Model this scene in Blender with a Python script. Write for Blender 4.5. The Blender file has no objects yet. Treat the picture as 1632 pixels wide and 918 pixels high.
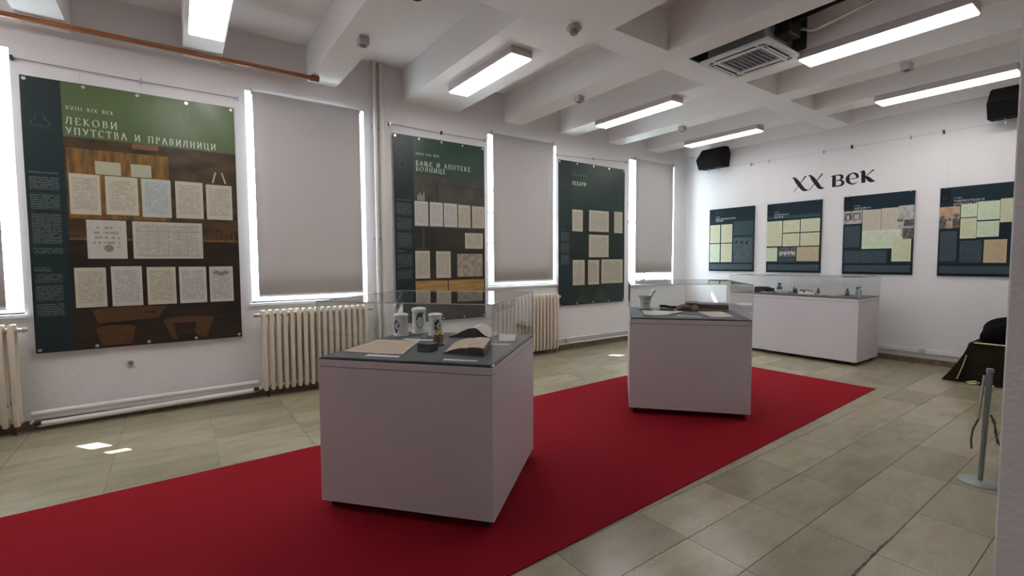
import bpy, math, random
from mathutils import Matrix, Vector
random.seed(7)
SC = bpy.context.scene
COL = SC.collection
PI = math.pi

# ------------------------------------------------------------------ camera
cd = bpy.data.cameras.new('camera'); cam = bpy.data.objects.new('camera', cd); COL.objects.link(cam)
cd.sensor_width = 36; cd.lens = 753.18 / 1632 * 36; cd.clip_start = 0.05; cd.clip_end = 100
R_ = Matrix(((0.81470305, -0.57985415, -0.00530248), (0.03687165, 0.04267524, 0.99840839), (-0.57870496, -0.81360186, 0.05614783)))
cam.matrix_world = Matrix.Translation((0, 0, 1.6)) @ R_.transposed().to_4x4()
SC.camera = cam

# ------------------------------------------------------------------ sky, sun, exposure
w = bpy.data.worlds.new('daylight'); SC.world = w; w.use_nodes = True
bg = w.node_tree.nodes['Background']
bg.inputs[0].default_value = (0.78, 0.90, 1.0, 1); bg.inputs[1].default_value = 27.0
SC.view_settings.view_transform = 'Standard'; SC.view_settings.look = 'None'
SC.view_settings.exposure = 0.0; SC.view_settings.gamma = 1.0; SC.view_settings.use_curve_mapping = False
LAMP = 19.0
sl_ = bpy.data.lights.new('sun', 'SUN'); sl_.energy = 34.0; sl_.angle = 0.0093; sl_.color = (1.0, 0.95, 0.98)
sun = bpy.data.objects.new('sun', sl_); COL.objects.link(sun)
az = math.radians(34)
sun.rotation_euler = Vector((math.sin(az), -math.cos(az), -1.35)).to_track_quat('-Z', 'Y').to_euler()
sun.location = (-4, 12, 9)

# ------------------------------------------------------------------ materials
def lin(c):
    return tuple((x / 255 / 12.92) if x / 255 <= 0.04045 else ((x / 255 + 0.055) / 1.055) ** 2.4 for x in c)
MATS = {}
def mat(name, col, rough=0.6, metal=0.0, bump=0.0, bscale=60.0, var=0.0, vscale=4.0, var_col=None, spec=0.5, coat=0.0, detail=4.0, stretch=None, emit=0.0):
    if name in MATS: return MATS[name]
    m = bpy.data.materials.new(name); m.use_nodes = True; nt = m.node_tree; N = nt.nodes; L = nt.links
    b = N['Principled BSDF']; b.inputs['Base Color'].default_value = (*col, 1)
    b.inputs['Roughness'].default_value = rough; b.inputs['Metallic'].default_value = metal
    b.inputs['Specular IOR Level'].default_value = spec; b.inputs['Coat Weight'].default_value = coat
    if emit:
        b.inputs['Emission Color'].default_value = (*col, 1); b.inputs['Emission Strength'].default_value = emit
    g = N.new('ShaderNodeNewGeometry'); src = g.outputs['Position']
    if stretch:
        mp = N.new('ShaderNodeMapping'); mp.inputs['Scale'].default_value = stretch; L.new(src, mp.inputs[0]); src = mp.outputs[0]
    if var or var_col:
        n = N.new('ShaderNodeTexNoise'); n.inputs['Scale'].default_value = vscale; n.inputs['Detail'].default_value = detail
        L.new(src, n.inputs['Vector'])
        mx = N.new('ShaderNodeMix'); mx.data_type = 'RGBA'
        c2 = var_col or tuple(max(0, x * (1 - var)) for x in col)
        mx.inputs[6].default_value = (*col, 1); mx.inputs[7].default_value = (*c2, 1)
        r = N.new('ShaderNodeMapRange'); r.inputs[1].default_value = 0.35; r.inputs[2].default_value = 0.65
        L.new(n.outputs[0], r.inputs[0]); L.new(r.outputs[0], mx.inputs[0]); L.new(mx.outputs[2], b.inputs['Base Color'])
    if bump:
        n = N.new('ShaderNodeTexNoise'); n.inputs['Scale'].default_value = bscale; n.inputs['Detail'].default_value = 3
        L.new(src, n.inputs['Vector'])
        bp = N.new('ShaderNodeBump'); bp.inputs['Strength'].default_value = bump; bp.inputs['Distance'].default_value = 0.01
        L.new(n.outputs[0], bp.inputs['Height']); L.new(bp.outputs[0], b.inputs['Normal'])
    MATS[name] = m
    return m

def paper(name, col, ink=(0.10, 0.08, 0.06), lh=0.018, ws=45.0, dens=0.5, margin=0.1, rough=0.55, strength=0.6, v0=0.0, v1=1.0):
    """print: rows of writing on a sheet, laid out on the sheet's own UVs in metres (uv_m) and 0..1 (uv_n)"""
    if name in MATS: return MATS[name]
    m = bpy.data.materials.new(name); m.use_nodes = True; nt = m.node_tree; N = nt.nodes; L = nt.links
    b = N['Principled BSDF']; b.inputs['Roughness'].default_value = rough
    def math_(op, a, c=None, d=None):
        n = N.new('ShaderNodeMath'); n.operation = op
        for i, v in enumerate((a, c, d)):
            if v is None: continue
            if isinstance(v, (int, float)): n.inputs[i].default_value = v
            else: L.new(v, n.inputs[i])
        return n.outputs[0]
    um = N.new('ShaderNodeUVMap'); um.uv_map = 'uv_m'; un = N.new('ShaderNodeUVMap'); un.uv_map = 'uv_n'
    s = N.new('ShaderNodeSeparateXYZ'); L.new(um.outputs[0], s.inputs[0]); sn = N.new('ShaderNodeSeparateXYZ'); L.new(un.outputs[0], sn.inputs[0])
    row = math_('DIVIDE', s.outputs[1], lh); fr = math_('FRACT', row); fl = math_('FLOOR', row)
    line = math_('LESS_THAN', fr, 0.5)
    cb = N.new('ShaderNodeCombineXYZ'); L.new(math_('MULTIPLY', s.outputs[0], ws), cb.inputs[0]); L.new(math_('MULTIPLY', fl, 7.31), cb.inputs[1])
    oi = N.new('ShaderNodeObjectInfo'); L.new(math_('MULTIPLY', oi.outputs['Random'], 50), cb.inputs[2])
    no = N.new('ShaderNodeTexNoise'); no.inputs['Scale'].default_value = 1.0; no.inputs['Detail'].default_value = 3; L.new(cb.outputs[0], no.inputs['Vector'])
    word = math_('GREATER_THAN', no.outputs[0], 1 - dens)
    mk = math_('MULTIPLY', line, word)
    for v, lo, hi in ((sn.outputs[0], margin, 1 - margin), (sn.outputs[1], max(margin, v0), min(1 - margin, v1))):
        mk = math_('MULTIPLY', mk, math_('MULTIPLY', math_('GREATER_THAN', v, lo), math_('LESS_THAN', v, hi)))
    mk = math_('MULTIPLY', mk, strength)
    n2 = N.new('ShaderNodeTexNoise'); n2.inputs['Scale'].default_value = 9; L.new(um.outputs[0], n2.inputs['Vector'])
    base = N.new('ShaderNodeMix'); base.data_type = 'RGBA'; base.inputs[6].default_value = (*col, 1); base.inputs[7].default_value = (*[x * 0.82 for x in col], 1); L.new(n2.outputs[0], base.inputs[0])
    mx = N.new('ShaderNodeMix'); mx.data_type = 'RGBA'; L.new(base.outputs[2], mx.inputs[6]); mx.inputs[7].default_value = (*ink, 1); L.new(mk, mx.inputs[0])
    L.new(mx.outputs[2], b.inputs['Base Color'])
    MATS[name] = m
    return m

def glass(name, tint=(0.99, 0.997, 0.995), ior=1.49):
    m = bpy.data.materials.new(name); m.use_nodes = True; nt = m.node_tree; N = nt.nodes; L = nt.links; N.clear()
    o = N.new('ShaderNodeOutputMaterial'); t = N.new('ShaderNodeBsdfTransparent'); t.inputs[0].default_value = (*tint, 1)
    g = N.new('ShaderNodeBsdfGlossy'); g.inputs['Roughness'].default_value = 0.0
    f = N.new('ShaderNodeFresnel')
    ge = N.new('ShaderNodeNewGeometry'); mr = N.new('ShaderNodeMapRange'); mr.inputs[3].default_value = ior; mr.inputs[4].default_value = 1 / ior
    L.new(ge.outputs['Backfacing'], mr.inputs[0]); L.new(mr.outputs[0], f.inputs[0])
    x = N.new('ShaderNodeMixShader'); L.new(f.outputs[0], x.inputs[0]); L.new(t.outputs[0], x.inputs[1]); L.new(g.outputs[0], x.inputs[2]); L.new(x.outputs[0], o.inputs[0])
    MATS[name] = m
    return m

def stone(name, c1, c2, c3, rough=0.22):
    m = bpy.data.materials.new(name); m.use_nodes = True; nt = m.node_tree; N = nt.nodes; L = nt.links
    b = N['Principled BSDF']
    g = N.new('ShaderNodeNewGeometry'); mp = N.new('ShaderNodeMapping'); mp.inputs['Scale'].default_value = (1.0, 2.6, 1); L.new(g.outputs['Position'], mp.inputs[0])
    oi = N.new('ShaderNodeObjectInfo')
    ad = N.new('ShaderNodeVectorMath'); ad.operation = 'ADD'; L.new(mp.outputs[0], ad.inputs[0])
    cb = N.new('ShaderNodeCombineXYZ'); ml = N.new('ShaderNodeMath'); ml.operation = 'MULTIPLY'; ml.inputs[1].default_value = 40; L.new(oi.outputs['Random'], ml.inputs[0]); L.new(ml.outputs[0], cb.inputs[2]); L.new(cb.outputs[0], ad.inputs[1])
    n = N.new('ShaderNodeTexNoise'); n.inputs['Scale'].default_value = 3.2; n.inputs['Detail'].default_value = 8; n.inputs['Roughness'].default_value = 0.62; L.new(ad.outputs[0], n.inputs['Vector'])
    r = N.new('ShaderNodeValToRGB'); e = r.color_ramp.elements
    e[0].position = 0.22; e[0].color = (*c3, 1); e[1].position = 0.80; e[1].color = (*c1, 1); k = e.new(0.50); k.color = (*c2, 1)
    L.new(n.outputs[0], r.inputs[0])
    hv = N.new('ShaderNodeHueSaturation'); L.new(r.outputs[0], hv.inputs['Color'])
    mr = N.new('ShaderNodeMapRange'); mr.inputs[3].default_value = 0.84; mr.inputs[4].default_value = 1.12; L.new(oi.outputs['Random'], mr.inputs[0]); L.new(mr.outputs[0], hv.inputs['Value'])
    n3 = N.new('ShaderNodeTexNoise'); n3.inputs['Scale'].default_value = 90; n3.inputs['Detail'].default_value = 2; L.new(g.outputs['Position'], n3.inputs['Vector'])
    pit = N.new('ShaderNodeMapRange'); pit.inputs[1].default_value = 0.25; pit.inputs[2].default_value = 0.42; pit.inputs[3].default_value = 0.6; L.new(n3.outputs[0], pit.inputs[0])
    mm = N.new('ShaderNodeMix'); mm.data_type = 'RGBA'; mm.blend_type = 'MULTIPLY'; mm.inputs[0].default_value = 1; L.new(hv.outputs[0], mm.inputs[6]); L.new(pit.outputs[0], mm.inputs[7])
    L.new(mm.outputs[2], b.inputs['Base Color'])
    rr = N.new('ShaderNodeMapRange'); rr.inputs[3].default_value = rough; rr.inputs[4].default_value = rough + 0.06; L.new(n.outputs[0], rr.inputs[0]); L.new(rr.outputs[0], b.inputs['Roughness'])
    MATS[name] = m
    return m

wall_m = mat('wall_paint', (0.80, 0.79, 0.80), 0.65, bump=0.35, bscale=28)
ceil_m = mat('ceiling_paint', (0.92, 0.90, 0.89), 0.7, bump=0.15, bscale=20)
pillar_m = mat('pillar_paint', (0.80, 0.77, 0.80), 0.7, bump=0.5, bscale=45)
reveal_m = mat('reveal_paint', (0.85, 0.86, 0.88), 0.6)
tile_m = stone('floor_stone', (0.40, 0.355, 0.255), (0.36, 0.315, 0.215), (0.28, 0.24, 0.155), 0.19)
joint_m = mat('tile_joint', (0.26, 0.22, 0.16), 0.9)
base_m = mat('skirting_stone', (0.20, 0.15, 0.10), 0.35, var_col=(0.11, 0.08, 0.055), vscale=18)
carpet_m = mat('red_carpet', (0.31, 0.009, 0.018), 0.95, bump=0.5, bscale=420, var=0.12, vscale=120, spec=0.1)
blind_m = None
lam_m = mat('white_laminate', (0.685, 0.65, 0.69), 0.38, var=0.03, vscale=2)
lam_edge = mat('laminate_edge', (0.72, 0.68, 0.70), 0.35)
gap_m = mat('shadow_gap', (0.02, 0.02, 0.022), 0.8)
deck_m = mat('grey_deck', (0.115, 0.125, 0.145), 0.75, bump=0.15, bscale=300)
plast_w = mat('white_plastic', (0.78, 0.78, 0.78), 0.4)
pipe_m = mat('white_enamel', (0.74, 0.73, 0.70), 0.35)
rad_m = mat('cream_enamel', (0.70, 0.62, 0.50), 0.4)
steel_m = mat('dull_steel', (0.55, 0.55, 0.55), 0.35, 1.0)
dark_metal = mat('dark_metal', (0.05, 0.05, 0.05), 0.45, 0.8)
black_m = mat('black_plastic', (0.005, 0.005, 0.006), 0.7, spec=.15)
black_grille = mat('black_grille', (0.018, 0.018, 0.018), 0.85, spec=.2, bump=0.6, bscale=500)
rubber_m = mat('black_rubber', (0.02, 0.02, 0.02), 0.7)
brass_m = mat('brass', (0.78, 0.6, 0.2), 0.25, 1.0)
porc_m = mat('porcelain', (0.84, 0.87, 0.87), 0.15)
ornament_m = mat('dark_ornament', (0.04, 0.05, 0.07), 0.3)
wood_rod = mat('orange_wood', (0.42, 0.16, 0.055), 0.4, var=0.45, vscale=3, stretch=(1.5, 30, 30))
glass_m = glass('clear_acrylic')
wglass_m = glass('window_glass', (0.95, 0.97, 0.96), 1.5)
edge_m = mat('acrylic_edge', (0.62, 0.68, 0.68), 0.2, spec=0.8)
label_m = paper('label_card', (0.92, 0.92, 0.95), lh=0.008, ws=120, dens=0.55, strength=0.35)

# translucent roller blind fabric
def fabric():
    m = bpy.data.materials.new('blind_fabric'); m.use_nodes = True; nt = m.node_tree; N = nt.nodes; L = nt.links
    b = N['Principled BSDF']; b.inputs['Base Color'].default_value = (0.60, 0.585, 0.575, 1); b.inputs['Roughness'].default_value = 0.85
    t = N.new('ShaderNodeBsdfTranslucent'); t.inputs[0].default_value = (0.55, 0.55, 0.55, 1)
    x = N.new('ShaderNodeMixShader'); x.inputs[0].default_value = 0.022
    L.new(b.outputs[0], x.inputs[1]); L.new(t.outputs[0], x.inputs[2]); L.new(x.outputs[0], N['Material Output'].inputs[0])
    n = N.new('ShaderNodeTexNoise'); n.inputs['Scale'].default_value = 300; bp = N.new('ShaderNodeBump'); bp.inputs['Strength'].default_value = 0.15
    g = N.new('ShaderNodeNewGeometry'); L.new(g.outputs['Position'], n.inputs['Vector']); L.new(n.outputs[0], bp.inputs['Height']); L.new(bp.outputs[0], b.inputs['Normal'])
    return m
blind_m = fabric()

def lampmat():
    m = bpy.data.materials.new('lamp_diffuser'); m.use_nodes = True; nt = m.node_tree; N = nt.nodes; L = nt.links
    b = N['Principled BSDF']; b.inputs['Base Color'].default_value = (0.9, 0.9, 0.9, 1)
    b.inputs['Emission Color'].default_value = (1.0, 0.955, 0.94, 1); b.inputs['Emission Strength'].default_value = LAMP
    return m
lamp_m = lampmat()

# ------------------------------------------------------------------ mesh builder
ORG = {}
class MB:
    def __init__(s, M=None): s.v = []; s.f = []; s.uv = []; s.M = M
    def add(s, vs, fs, uvs=None):
        n = len(s.v)
        for p in vs:
            p = Vector(p)
            s.v.append(s.M @ p if s.M else p)
        for f in fs: s.f.append([n + i for i in f])
        if uvs: s.uv += uvs
        return s
    def box(s, x0, x1, y0, y1, z0, z1):
        vs = [(x, y, z) for x in (x0, x1) for y in (y0, y1) for z in (z0, z1)]
        return s.add(vs, [(0, 1, 3, 2), (4, 6, 7, 5), (0, 4, 5, 1), (2, 3, 7, 6), (0, 2, 6, 4), (1, 5, 7, 3)])
    def cyl(s, p, q, r, r2=None, n=14, caps=True):
        p = Vector(p); q = Vector(q); r2 = r if r2 is None else r2; d = (q - p).normalized()
        a = d.orthogonal().normalized(); b = d.cross(a)
        vs = []
        for c, rr in ((p, r), (q, r2)):
            for i in range(n): t = 2 * PI * i / n; vs.append(c + (a * math.cos(t) + b * math.sin(t)) * rr)
        fs = [(i, (i + 1) % n, n + (i + 1) % n, n + i) for i in range(n)]
        if caps: fs += [tuple(range(n))[::-1], tuple(range(n, 2 * n))]
        return s.add(vs, fs)
    def tube(s, pts, r, n=8):
        pts = [Vector(p) for p in pts]; vs = []; m = len(pts)
        up = None
        for k, p in enumerate(pts):
            d = (pts[min(k + 1, m - 1)] - pts[max(k - 1, 0)]).normalized()
            if up is None: up = d.orthogonal().normalized()
            a = (up - d * up.dot(d)).normalized(); up = a; b = d.cross(a)
            for i in range(n): t = 2 * PI * i / n; vs.append(p + (a * math.cos(t) + b * math.sin(t)) * r)
        fs = []
        for k in range(m - 1):
            for i in range(n): fs.append((k * n + i, k * n + (i + 1) % n, (k + 1) * n + (i + 1) % n, (k + 1) * n + i))
        fs += [tuple(range(n))[::-1], tuple(range((m - 1) * n, m * n))]
        return s.add(vs, fs)
    def lathe(s, prof, c=(0, 0), n=24):
        vs = []
        for r, z in prof:
            for i in range(n): t = 2 * PI * i / n; vs.append((c[0] + r * math.cos(t), c[1] + r * math.sin(t), z))
        fs = []
        for k in range(len(prof) - 1):
            for i in range(n): fs.append((k * n + i, k * n + (i + 1) % n, (k + 1) * n + (i + 1) % n, (k + 1) * n + i))
        if prof[0][0] > 1e-5: fs.append(tuple(range(n))[::-1])
        if prof[-1][0] > 1e-5: fs.append(tuple(range((len(prof) - 1) * n, len(prof) * n)))
        return s.add(vs, fs)
    def prism(s, poly, z0, z1):
        n = len(poly)
        return s.add([(x, y, z0) for x, y in poly] + [(x, y, z1) for x, y in poly],
                     [tuple(range(n))[::-1], tuple(range(n, 2 * n))] + [(i, (i + 1) % n, n + (i + 1) % n, n + i) for i in range(n)])
    def prism_x(s, poly, a0, a1, axis):
        n = len(poly); mk = (lambda p, a: (a, p[0], p[1])) if axis == 'x' else (lambda p, a: (p[0], a, p[1]))
        return s.add([mk(p, a0) for p in poly] + [mk(p, a1) for p in poly],
                     [tuple(range(n))[::-1], tuple(range(n, 2 * n))] + [(i, (i + 1) % n, n + (i + 1) % n, n + i) for i in range(n)])
    def build(s, name, m, parent=None, smooth=False, bevel=0.0, origin=None):
        org = ORG[parent.name] if parent else Vector(origin or (0, 0, 0))
        me = bpy.data.meshes.new(name)
        me.from_pydata([tuple(p - org) for p in s.v], [], s.f)
        if s.uv:
            for li, nm in enumerate(('uv_m', 'uv_n')):
                l = me.uv_layers.new(name=nm)
                for i, uv in enumerate(s.uv): l.data[i].uv = uv[li]
        me.materials.append(m); me.validate(); me.update()
        if not s.uv:
            import bmesh
            b = bmesh.new(); b.from_mesh(me); bmesh.ops.recalc_face_normals(b, faces=b.faces[:]); b.to_mesh(me); b.free()
        if smooth:
            me.shade_smooth(); me.set_sharp_from_angle(angle=math.radians(35))
        o = bpy.data.objects.new(name, me); COL.objects.link(o)
        if parent: o.parent = parent
        else: o.location = org
        ORG[o.name] = org
        if bevel:
            bv = o.modifiers.new('bevel', 'BEVEL'); bv.width = bevel; bv.segments = 2; bv.limit_method = 'ANGLE'
        return o

def tag(o, label=None, cat=None, group=None, kind=None):
    for k, v in (('label', label), ('category', cat), ('group', group), ('kind', kind)):
        if v: o[k] = v
    return o
def thing(name, loc, label, cat, group=None):
    o = bpy.data.objects.new(name, None); COL.objects.link(o); o.location = loc; o.empty_display_size = 0.1
    ORG[o.name] = Vector(loc)
    return tag(o, label, cat, group)
def copy_tree(o, parent=None, loc=None, rz=None, label=None, name=None):
    c = o.copy(); COL.objects.link(c)
    if parent: c.parent = parent
    if loc is not None: c.location = loc
    if rz is not None: c.rotation_euler = (0, 0, rz)
    if label: c['label'] = label
    ORG[c.name] = Vector(c.location)
    for ch in [x for x in bpy.data.objects if x.parent is o]: copy_tree(ch, c)
    return c
def struct(o): o['kind'] = 'structure'; return o

# ------------------------------------------------------------------ flat prints on a plane
class Frame:
    """a sheet hanging on a wall: a runs to the right as seen from the room, b is height"""
    def __init__(s, wall, base, wave=None): s.wall = wall; s.base = base; s.wave = wave or (lambda a, b: 0.0)
    def pt(s, a, b, layer):
        d = layer * 0.0007 + s.wave(a, b)
        return (a, s.base - d, b) if s.wall == 'L' else (s.base - d, -a, b)
def rect(fr, a0, a1, b0, b1, layer, step=0.07, mb=None):
    mb = mb or MB(); nx = max(1, int(math.ceil((a1 - a0) / step))); nz = max(1, int(math.ceil((b1 - b0) / step)))
    if fr.wall == 'F': nx = nz = 1
    vs = []; uv = []
    P = [[(a0 + (a1 - a0) * i / nx, b0 + (b1 - b0) * j / nz) for i in range(nx + 1)] for j in range(nz + 1)]
    for row in P:
        for a, b in row: vs.append(fr.pt(a, b, layer))
    fs = []
    for j in range(nz):
        for i in range(nx):
            f = (j * (nx + 1) + i, j * (nx + 1) + i + 1, (j + 1) * (nx + 1) + i + 1, (j + 1) * (nx + 1) + i)
            fs.append(f)
            for k in f:
                a, b = P[k // (nx + 1)][k % (nx + 1)]
                uv.append(((a - a0, b - b0), ((a - a0) / (a1 - a0), (b - b0) / (b1 - b0))))
    return mb.add(vs, fs, uv)
def polyp(fr, pts, layer, mb=None):
    mb = mb or MB()
    return mb.add([fr.pt(a, b, layer) for a, b in pts], [tuple(range(len(pts)))], [((0, 0), (0, 0))] * len(pts))

def arc(cx, cy, rx, ry, a0, a1, n=12):
    return [(cx + rx * math.cos(math.radians(a0 + (a1 - a0) * i / n)), cy + ry * math.sin(math.radians(a0 + (a1 - a0) * i / n))) for i in range(n + 1)]
def st(x, y0=0, y1=1): return [[(x, y0), (x, y1)], [(x - .11, y0 + .02), (x + .11, y0 + .02)], [(x - .11, y1 - .02), (x + .11, y1 - .02)]]
UB = lambda x, r: [[(x, .97), (x + .2, .97)] + arc(x + .2, .74, r, .23, 90, -90, 8)[1:] + [(x, .51)]]
LB = lambda x, r: [[(x, .54), (x + .2, .54)] + arc(x + .2, .285, r, .255, 90, -90, 8)[1:] + [(x, .03)]]
G = {
 'Л': (.85, [[(-.02, .03), (.07, .06), (.17, .35), (.30, .97)], [(.22, .97), (.8, .97)]] + st(.7)[:2]),
 'Е': (.66, st(.12)[:1] + [[(.02, .97), (.6, .97), (.6, .84)], [(.12, .52), (.5, .52)], [(.02, .03), (.62, .03), (.62, .17)]]),
 'К': (.76, st(.12) + [[(.66, .98), (.14, .5)], [(.2, .56), (.72, .02)]]),
 'О': (.95, [arc(.46, .5, .42, .48, 0, 360, 20)]),
 'В': (.72, st(.14) + UB(.14, .24) + LB(.14, .3)),
 'И': (.86, st(.12) + st(.74) + [[(.14, .05), (.72, .95)]]),
 'У': (.76, [[(.02, .98), (.4, .38)], [(.74, .98), (.34, .12), (.12, .04)]]),
 'П': (.86, st(.12)[:2] + st(.74)[:2] + [[(.02, .97), (.84, .97)]]),
 'Т': (.74, [[(.02, .85), (.02, .97), (.72, .97), (.72, .85)], [(.37, .97), (.37, 0)], [(.26, .02), (.48, .02)]]),
 'С': (.8, [arc(.44, .5, .4, .48, 45, 315, 16)]),
 'А': (.82, [[(.03, .0), (.4, .98)], [(.4, .98), (.78, 0)], [(.16, .34), (.64, .34)]]),
 'Р': (.66, st(.14) + UB(.14, .27)),
 'Н': (.84, st(.12) + st(.7) + [[(.12, .5), (.7, .5)]]),
 'Ц': (.88, st(.12)[:1] + st(.7)[:1] + [[(.02, .03), (.86, .03), (.86, -.16)]]),
 'Б': (.7, st(.14)[:1] + [[(.04, .97), (.6, .97), (.6, .84)]] + LB(.14, .3)),
 'Њ': (1.1, st(.12) + st(.58) + [[(.12, .52), (.58, .52)]] + LB(.58, .26)),
 'X': (.8, [[(.05, .98), (.74, .02)], [(.72, .98), (.06, .02)]]),
 'V': (.8, [[(.03, .98), (.4, .02)], [(.76, .98), (.4, .02)]]),
 'I': (.3, st(.14)), '-': (.4, [[(.05, .45), (.32, .45)]]), ' ': (.5, []),
}
def pen(fr, pts, layer, thick, mb, nib=15):
    nd = Vector((math.cos(math.radians(nib)), math.sin(math.radians(nib))))
    for p, q in zip(pts, pts[1:]):
        p = Vector(p); q = Vector(q); d = q - p
        if d.length < 1e-6: continue
        d.normalize(); wd = max(0.38, abs(d.x * nd.y - d.y * nd.x)) * thick / 2
        nn = Vector((-d.y, d.x)) * wd; e = d * wd * 0.35
        polyp(fr, [tuple(p - nn - e), tuple(q - nn + e), tuple(q + nn + e), tuple(p + nn - e)], layer, mb)
class Words(list):
    def build(s, name, m, parent):
        for w_ in s:
            if w_.v: w_.build(name, m, parent)
def letters(fr, text, a, b, h, layer, thick=.15, width=None, sp=.42):
    adv = sum(G[c][0] + sp for c in text); sx = (width / adv) if width else h
    out = Words(); mb = MB(); out.append(mb)
    for c in text:
        wd, sts = G[c]
        if c == ' ': mb = MB(); out.append(mb)
        for s_ in sts: pen(fr, [(a + x * sx, b + y * h) for x, y in s_], layer, thick * h, mb)
        a += (wd + sp) * sx
    return out
def fonttext(fr, text, a, b, h, layer, width=None):
    cu = bpy.data.curves.new('t', 'FONT'); cu.body = text; cu.size = h / 0.72; cu.resolution_u = 2
    o = bpy.data.objects.new('t', cu); COL.objects.link(o)
    bpy.context.view_layer.update()
    me = bpy.data.meshes.new_from_object(o.evaluated_get(bpy.context.evaluated_depsgraph_get()))
    xs = [v.co.x for v in me.vertices] or [0, 1]; sc = (width / max(xs)) if width else 1.0
    mb = MB()
    mb.add([fr.pt(a + v.co.x * sc, b + v.co.y, layer) for v in me.vertices], [tuple(p.vertices) for p in me.polygons])
    mb.uv = [((0, 0), (0, 0))] * sum(len(f) for f in mb.f)
    bpy.data.objects.remove(o); bpy.data.curves.remove(cu); bpy.data.meshes.remove(me)
    return mb

# ================================================================== ROOM SHELL
YL, XF = 6.38, 9.30          # window wall plane, far wall plane
XB, YR = -3.6, -2.6          # walls behind and beside the camera
ZR, ZC = 3.85, 4.28          # underside of ribs, ceiling between ribs
WIN = [(-2.60, -1.19, 1.12), (0.73, 2.12, 1.12), (4.08, 5.50, 1.20), (7.41, 8.86, 1.12)]
ZT = 3.61
# floor: slabs with recessed joints
fl = struct(MB().box(XB - .3, XF + .3, YR - .3, YL + .4, -0.15, -0.006).build('floor', joint_m))
TX, TY, X0, Y0 = 0.705, 0.343, 0.235, 0.885
g = 0.0013
tb = MB(); tb.add([(-TX / 2 + g, -TY / 2 + g, -.006), (TX / 2 - g, -TY / 2 + g, -.006), (TX / 2 - g, TY / 2 - g, -.006), (-TX / 2 + g, TY / 2 - g, -.006),
        (-TX / 2 + g, -TY / 2 + g, -.001), (TX / 2 - g, -TY / 2 + g, -.001), (TX / 2 - g, TY / 2 - g, -.001), (-TX / 2 + g, TY / 2 - g, -.001),
        (-TX / 2 + 2 * g, -TY / 2 + 2 * g, 0), (TX / 2 - 2 * g, -TY / 2 + 2 * g, 0), (TX / 2 - 2 * g, TY / 2 - 2 * g, 0), (-TX / 2 + 2 * g, TY / 2 - 2 * g, 0)],
       [(0, 1, 5, 4), (1, 2, 6, 5), (2, 3, 7, 6), (3, 0, 4, 7), (4, 5, 9, 8), (5, 6, 10, 9), (6, 7, 11, 10), (7, 4, 8, 11), (8, 9, 10, 11)])
def in_carpet(x, y): return 2.30 < y < 4.05 and x < 6.6
tproto = None; rest = MB(); cells = []
for i in range(-6, 14):
    for j in range(-11, 16):
        cx, cy = X0 + (i + .5) * TX, Y0 + (j + .5) * TY
        if cx - TX / 2 > XF - .05 or cy - TY / 2 > YL - .05: continue
        cells.append((cx, cy))
vis = [c for c in cells if c[0] > -1.5 and c[1] > 0.1 and not in_carpet(*c)]
vis.sort(key=lambda c: math.hypot(*c)); vis = set(vis[:295])
for c in cells:
    dz = random.uniform(-.0006, 0)
    if c in vis:
        if tproto is None:
            tproto = tb.build('tile', tile_m, fl); t = tproto
        else: t = tproto.copy(); COL.objects.link(t); t.parent = fl
        t.location = (c[0], c[1], dz)
    else:
        rest.M = Matrix.Translation((c[0], c[1], dz)); rest.add(tb.v, tb.f)
rest.M = None
tag(rest.build('tile_field', tile_m, fl), kind='stuff')

ck = MB(); pr = None; rn = random.Random(4)
for i in range(33):
    x = 2.30 + i * .045; y = .885 + rn.uniform(-.004, .004); hw = (.006 if 2.5 < x < 3.3 else .0025) * rn.uniform(.5, 1.5)
    c = ((x, y - hw, .0004), (x, y + hw, .0004))
    if pr: ck.add([pr[0], c[0], c[1], pr[1]], [(0, 1, 2, 3)])
    pr = c
ck.build('worn_joint', mat('worn_joint', (.15, .14, .09), .9, var=.5, vscale=40), fl)
# window wall
T = 0.34
wl = MB(); xs = XB
for a, b, zs in WIN:
    wl.box(xs, a, YL, YL + T, -.15, 4.45); wl.box(a, b, YL, YL + T, -.15, zs); wl.box(a, b, YL, YL + T, ZT, 4.45); xs = b
wl.box(xs, XF + .3, YL, YL + T, -.15, 4.45)
struct(wl.build('wall_left', wall_m))
struct(MB().box(XF, XF + .3, YR - .3, YL, -.15, 4.45).build('wall_far', wall_m))
struct(MB().box(XB - .3, XB, YR - .3, YL + T, -.15, 4.45).build('wall_back', wall_m))
struct(MB().box(XB, XF, YR - .3, YR, -.15, 4.45).build('wall_right', wall_m))
# pillar cutting off the right edge of the view
struct(MB().box(2.45, 3.05, -.25, .350, 0, ZR).build('wall_pillar', pillar_m, bevel=0.006))
# ceiling: slab, ribs, longitudinal beams
ce = struct(MB().box(XB, XF, YR, YL, ZC, 4.45).build('ceiling', ceil_m))
for a, b in ((3.27, 3.61), (-.25, .35)):
    MB().box(XB, XF, a, b, ZR, ZC).build('ceiling_beam', ceil_m, ce)
RIBS = [(-3.55, -3.2), (-2.33, -1.98), (-1.09, -.75), (.15, .5), (1.42, 1.77), (2.68, 3.56), (4.41, 4.76), (5.60, 5.98), (6.80, 7.16), (7.95, 8.36), (9.22, XF)]
for a, b in RIBS:
    for c, d in ((3.61, YL), (.35, 3.27), (YR, -.25)): MB().box(a, b, c, d, ZR, ZC).build('ceiling_rib', ceil_m, ce)
# fill light added behind the camera: a glowing panel to brighten the case fronts
for y0_, y1_ in ((4.11, 5.51),): MB().box(-2.30, -2.02, y0_, y1_, 3.765, ZR).build('fill_panel', lamp_m, ce)
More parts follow.
